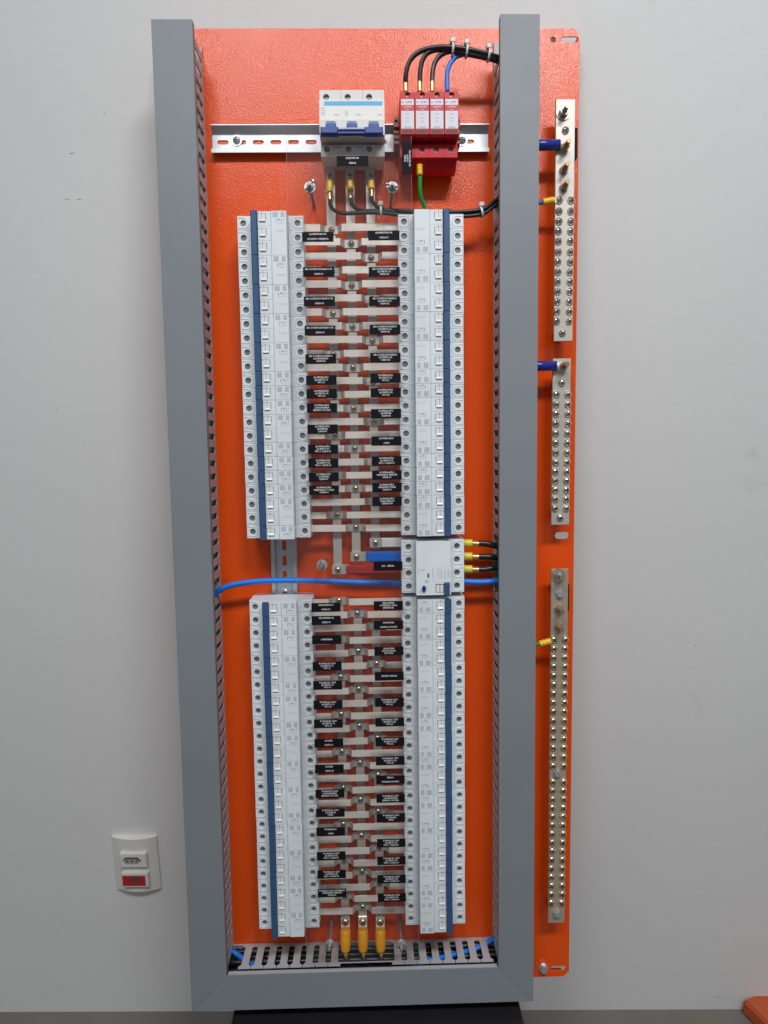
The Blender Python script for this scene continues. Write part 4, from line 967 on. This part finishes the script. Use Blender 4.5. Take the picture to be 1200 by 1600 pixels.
# three feeds at the top of the busbars
G = 'black cables tapped off below the main breaker'
for i, (pts, lx, lb) in enumerate((
    ([(515.3, 312, 27), (516.5, 321, 30), (523, 329, 34), (538, 333.3, 38), (565, 332.5, 40), (592, 332.5, 41), (640, 337, 41), (700, 338.5, 40), (735, 337.5, 40), (757, 333, 38), (772, 322, 34), (790, 310, 30)], 514.5, 'black cable from the left lug under the main breaker'),
    ([(547.8, 310, 27), (550.5, 319, 30), (557, 326, 34), (572, 329.5, 38), (592, 329.5, 40), (640, 333, 38), (700, 334, 37), (735, 333, 37), (757, 328.5, 36), (772, 318, 32), (790, 306, 28)], 546.5, 'black cable from the middle lug under the main breaker'),
    ([(580.5, 307, 27), (583, 316, 30), (590, 324, 34), (602, 328, 37), (640, 329.6, 42), (700, 331, 42), (735, 330, 41), (757, 325.5, 39), (772, 315, 34), (790, 304, 30)], 579.5, 'black cable from the right lug under the main breaker'))):
    P3 = px(*pts); r = wire_thing('cable', P3, 2.5, 'black', lb, group=G)
    t_ = P(lx + .5, 283, 24); e_ = P3[0]
    m = MB(); m.box(t_[0] - 4.6, t_[0] + 4.6, t_[1] - 2, P(lx, 269, 24)[1], HM + 3.05, HM + 4.3, .2); part('lug_palm', m, 'tin2', r)
    lug(r, (t_[0], t_[1], 24), (e_[0], e_[1] + 9, 26), 4.3, 'yellow', ribs=False); lug(r, (e_[0], e_[1] + 9, 26), (e_[0], e_[1] - 1, 27), 2.9, 'brass', 'crimp')
    sc = part_at('screw', PAN_J, r, (P(lx + .5, 275.5, 24)[0], P(lx, 275.5, 24)[1], HM + 4.35), .5 + i); sc.scale = (1.1, 1.1, 1.1)
tie(595, 331, 40, 6.6, 0, 'white cable tie on the lower black bundle, beside the middle of the busbars'); tie(752, 332, 38, 6.2, .25, 'white cable tie on the lower black bundle beside the right duct')
# blue neutral cable
P3 = px((333, 934, 26), (341, 924, 28), (352, 917.5, 30), (370, 912.5, 31), (400, 908.5, 31), (440, 906.8, 31), (500, 907.6, 31), (560, 909.8, 30), (610, 911.5, 30), (633, 912, 30))
wire_thing('cable', P3, 3.9, 'bluec', 'long blue cable crossing the orange plate from the left duct to the wide breaker', n=12)
P3 = px((722, 908.5, 30), (750, 909.5, 30), (768, 908.5, 30), (790, 907, 28))
wire_thing('cable', P3, 3.9, 'bluec', 'short blue cable from the wide breaker into the right duct', n=12)
# outputs of the residual current breaker
for y, lb, dy in ((848.5, 'upper black cable with lemon lug sleeve right of the wide breaker', 3), (869, 'middle black cable with lemon lug sleeve right of the wide breaker', 0), (889, 'lower black cable with lemon lug sleeve right of the wide breaker', -4)):
    P3 = px((748, y + .5, 30), (757, y + .8, 30), (767, y + 1 + dy * .5, 30), (778, y + 2 + dy, 28), (795, y + 3 + dy, 26))
    r = wire_thing('cable', P3, 4.3, 'black', lb, group='black output cables of the wide breaker')
    lug(r, (*P(724, y, 30), 30), (*P(737.5, y + .3, 30), 30), 5.4, 'lemon'); lug(r, (*P(737.5, y + .5, 30), 30), (*P(750, y + .8, 30), 30), 3.3, 'brass', 'crimp')
# thick black bundle inside the right duct at the opening
cable('cable', px((786, 800, 22), (786, 850, 30), (787, 890, 30), (787, 930, 22)), 9, 'black', 'thick black cable bundle behind the opening of the right duct', group=G_IN)
cable('cable', px((776, 895, 20), (777, 907, 18), (779, 925, 18), (780, 960, 16)), 2.5, 'green', 'thin green wire behind the opening of the right duct', group=G_IN)
# amber lugs at the foot of the lower comb
for i, (xx, lb) in enumerate(((539.5, 'left amber insulated lug under the lower busbars'), (566.5, 'middle amber insulated lug under the lower busbars'), (594.5, 'right amber insulated lug under the lower busbars'))):
    x = LXm[i]; z = P(xx, 1441, 24)[1]
    r = thing('cable_lug', lb, 'cable lug', (x, z, HM + 3), 'amber insulated cable lugs')
    m = MB(); m.box(x - 6.3, x + 6.3, z - 9, z + 8, HM + 3.1, HM + 5, .4); part('palm', m, 'tin', r)
    o = part_at('screw', PAN_J, r, (x, z, HM + 5), .3); o.scale = (1.25,) * 3
    zt_, zb_ = P(xx, 1453, 26)[1], P(xx, 1487, 34)[1]
    m = MB(); n_ = 10
    pts = [(x, zt_ + (zb_ - zt_) * q / n_, 25 + 9 * q / n_) for q in range(n_ + 1)]
    m.tube(pts, [7.0, 7.6, 7.8, 7.8, 7.8, 7.8, 7.6, 7.3, 7.0, 6.5, 5.8], 14); part('sleeve', m, 'amber', r)
    m = MB(); m.tube([(x, zb_ + 1, 34), (x + 1, zb_ - 9, 36)], [3.0, 2.6], 10); part('crimp', m, 'brass', r)
    m = MB(); m.tube(spline([(x + 1, zb_ - 8, 36), (x + 2, zb_ - 18, 33), (x + 6, zb_ - 30, 24), (x + 14, zb_ - 34, 20)], 5), 4.2, 10); part('wire', m, 'black', r)
# navy lugs on the terminal bars
for (x0, x1, y, lb, bar) in ((843, 874, 226.8, 'navy sleeved lug bolted to the upper terminal bar', 1), (838, 868.5, 571.8, 'navy sleeved lug bolted to the middle terminal bar', 2)):
    a = P(x0 - 18, y - 1, 32); b = P(x1, y, 34); c = P(x1 + 13, y + 1.5, 33)
    r = thing('cable_lug', lb, 'cable lug', (b[0], b[1], 33), 'navy sleeved lugs on the terminal bars')
    m = MB(); m.tube([(a[0], a[1], 30), (P(x0, y, 34)[0], P(x0, y, 34)[1], 34), (b[0], b[1], 35)], [6.4, 6.7, 6.4], 16); part('sleeve', m, 'navy', r)
    m = MB(); m.tube([(b[0], b[1], 35), (b[0] + 3.5, b[1], 35)], [5.2, 5.0], 14); m.box(b[0] + 3, c[0], b[1] - 6, b[1] + 6, HB + .1, HB + 2.9, .4); part('palm', m, 'tin', r)
for (pa, pb, pc, mk, lb) in (((834, 319), (848, 316), (866, 312.5), 'bluec', 'thin blue wire with ribbed yellow lug on the upper terminal bar'), ((828, 1010), (843, 1006), (860, 1001.5), 'green', 'thin green wire with ribbed yellow lug on the lowest terminal bar')):
    P3 = [(*P(*pa, 28), 28), (*P(*pb, 32), 32)]
    r = wire_thing('cable', P3, 2.6, mk, lb, group='thin wires with yellow lugs on the terminal bars')
    lug(r, (*P(*pb, 32), 32), (*P(*pc, 33), 33), 4.4, 'yellow', ribs=True)
    m = MB(); e = P(*pc, 33); m.box(e[0] - 1, e[0] + 5, e[1] - 3, e[1] + 3, HB + .1, HB + 1.6); part('palm', m, 'tin', r)

# ================================================================ finish
for o in TOP:
    o.matrix_basis = LEAN @ o.matrix_basis
for o in bpy.data.objects:
    if 'off' in o: del o['off']
def kill(o):
    for c in list(o.children): kill(c)
    bpy.data.objects.remove(o)
for o in PROTO.values(): kill(o)
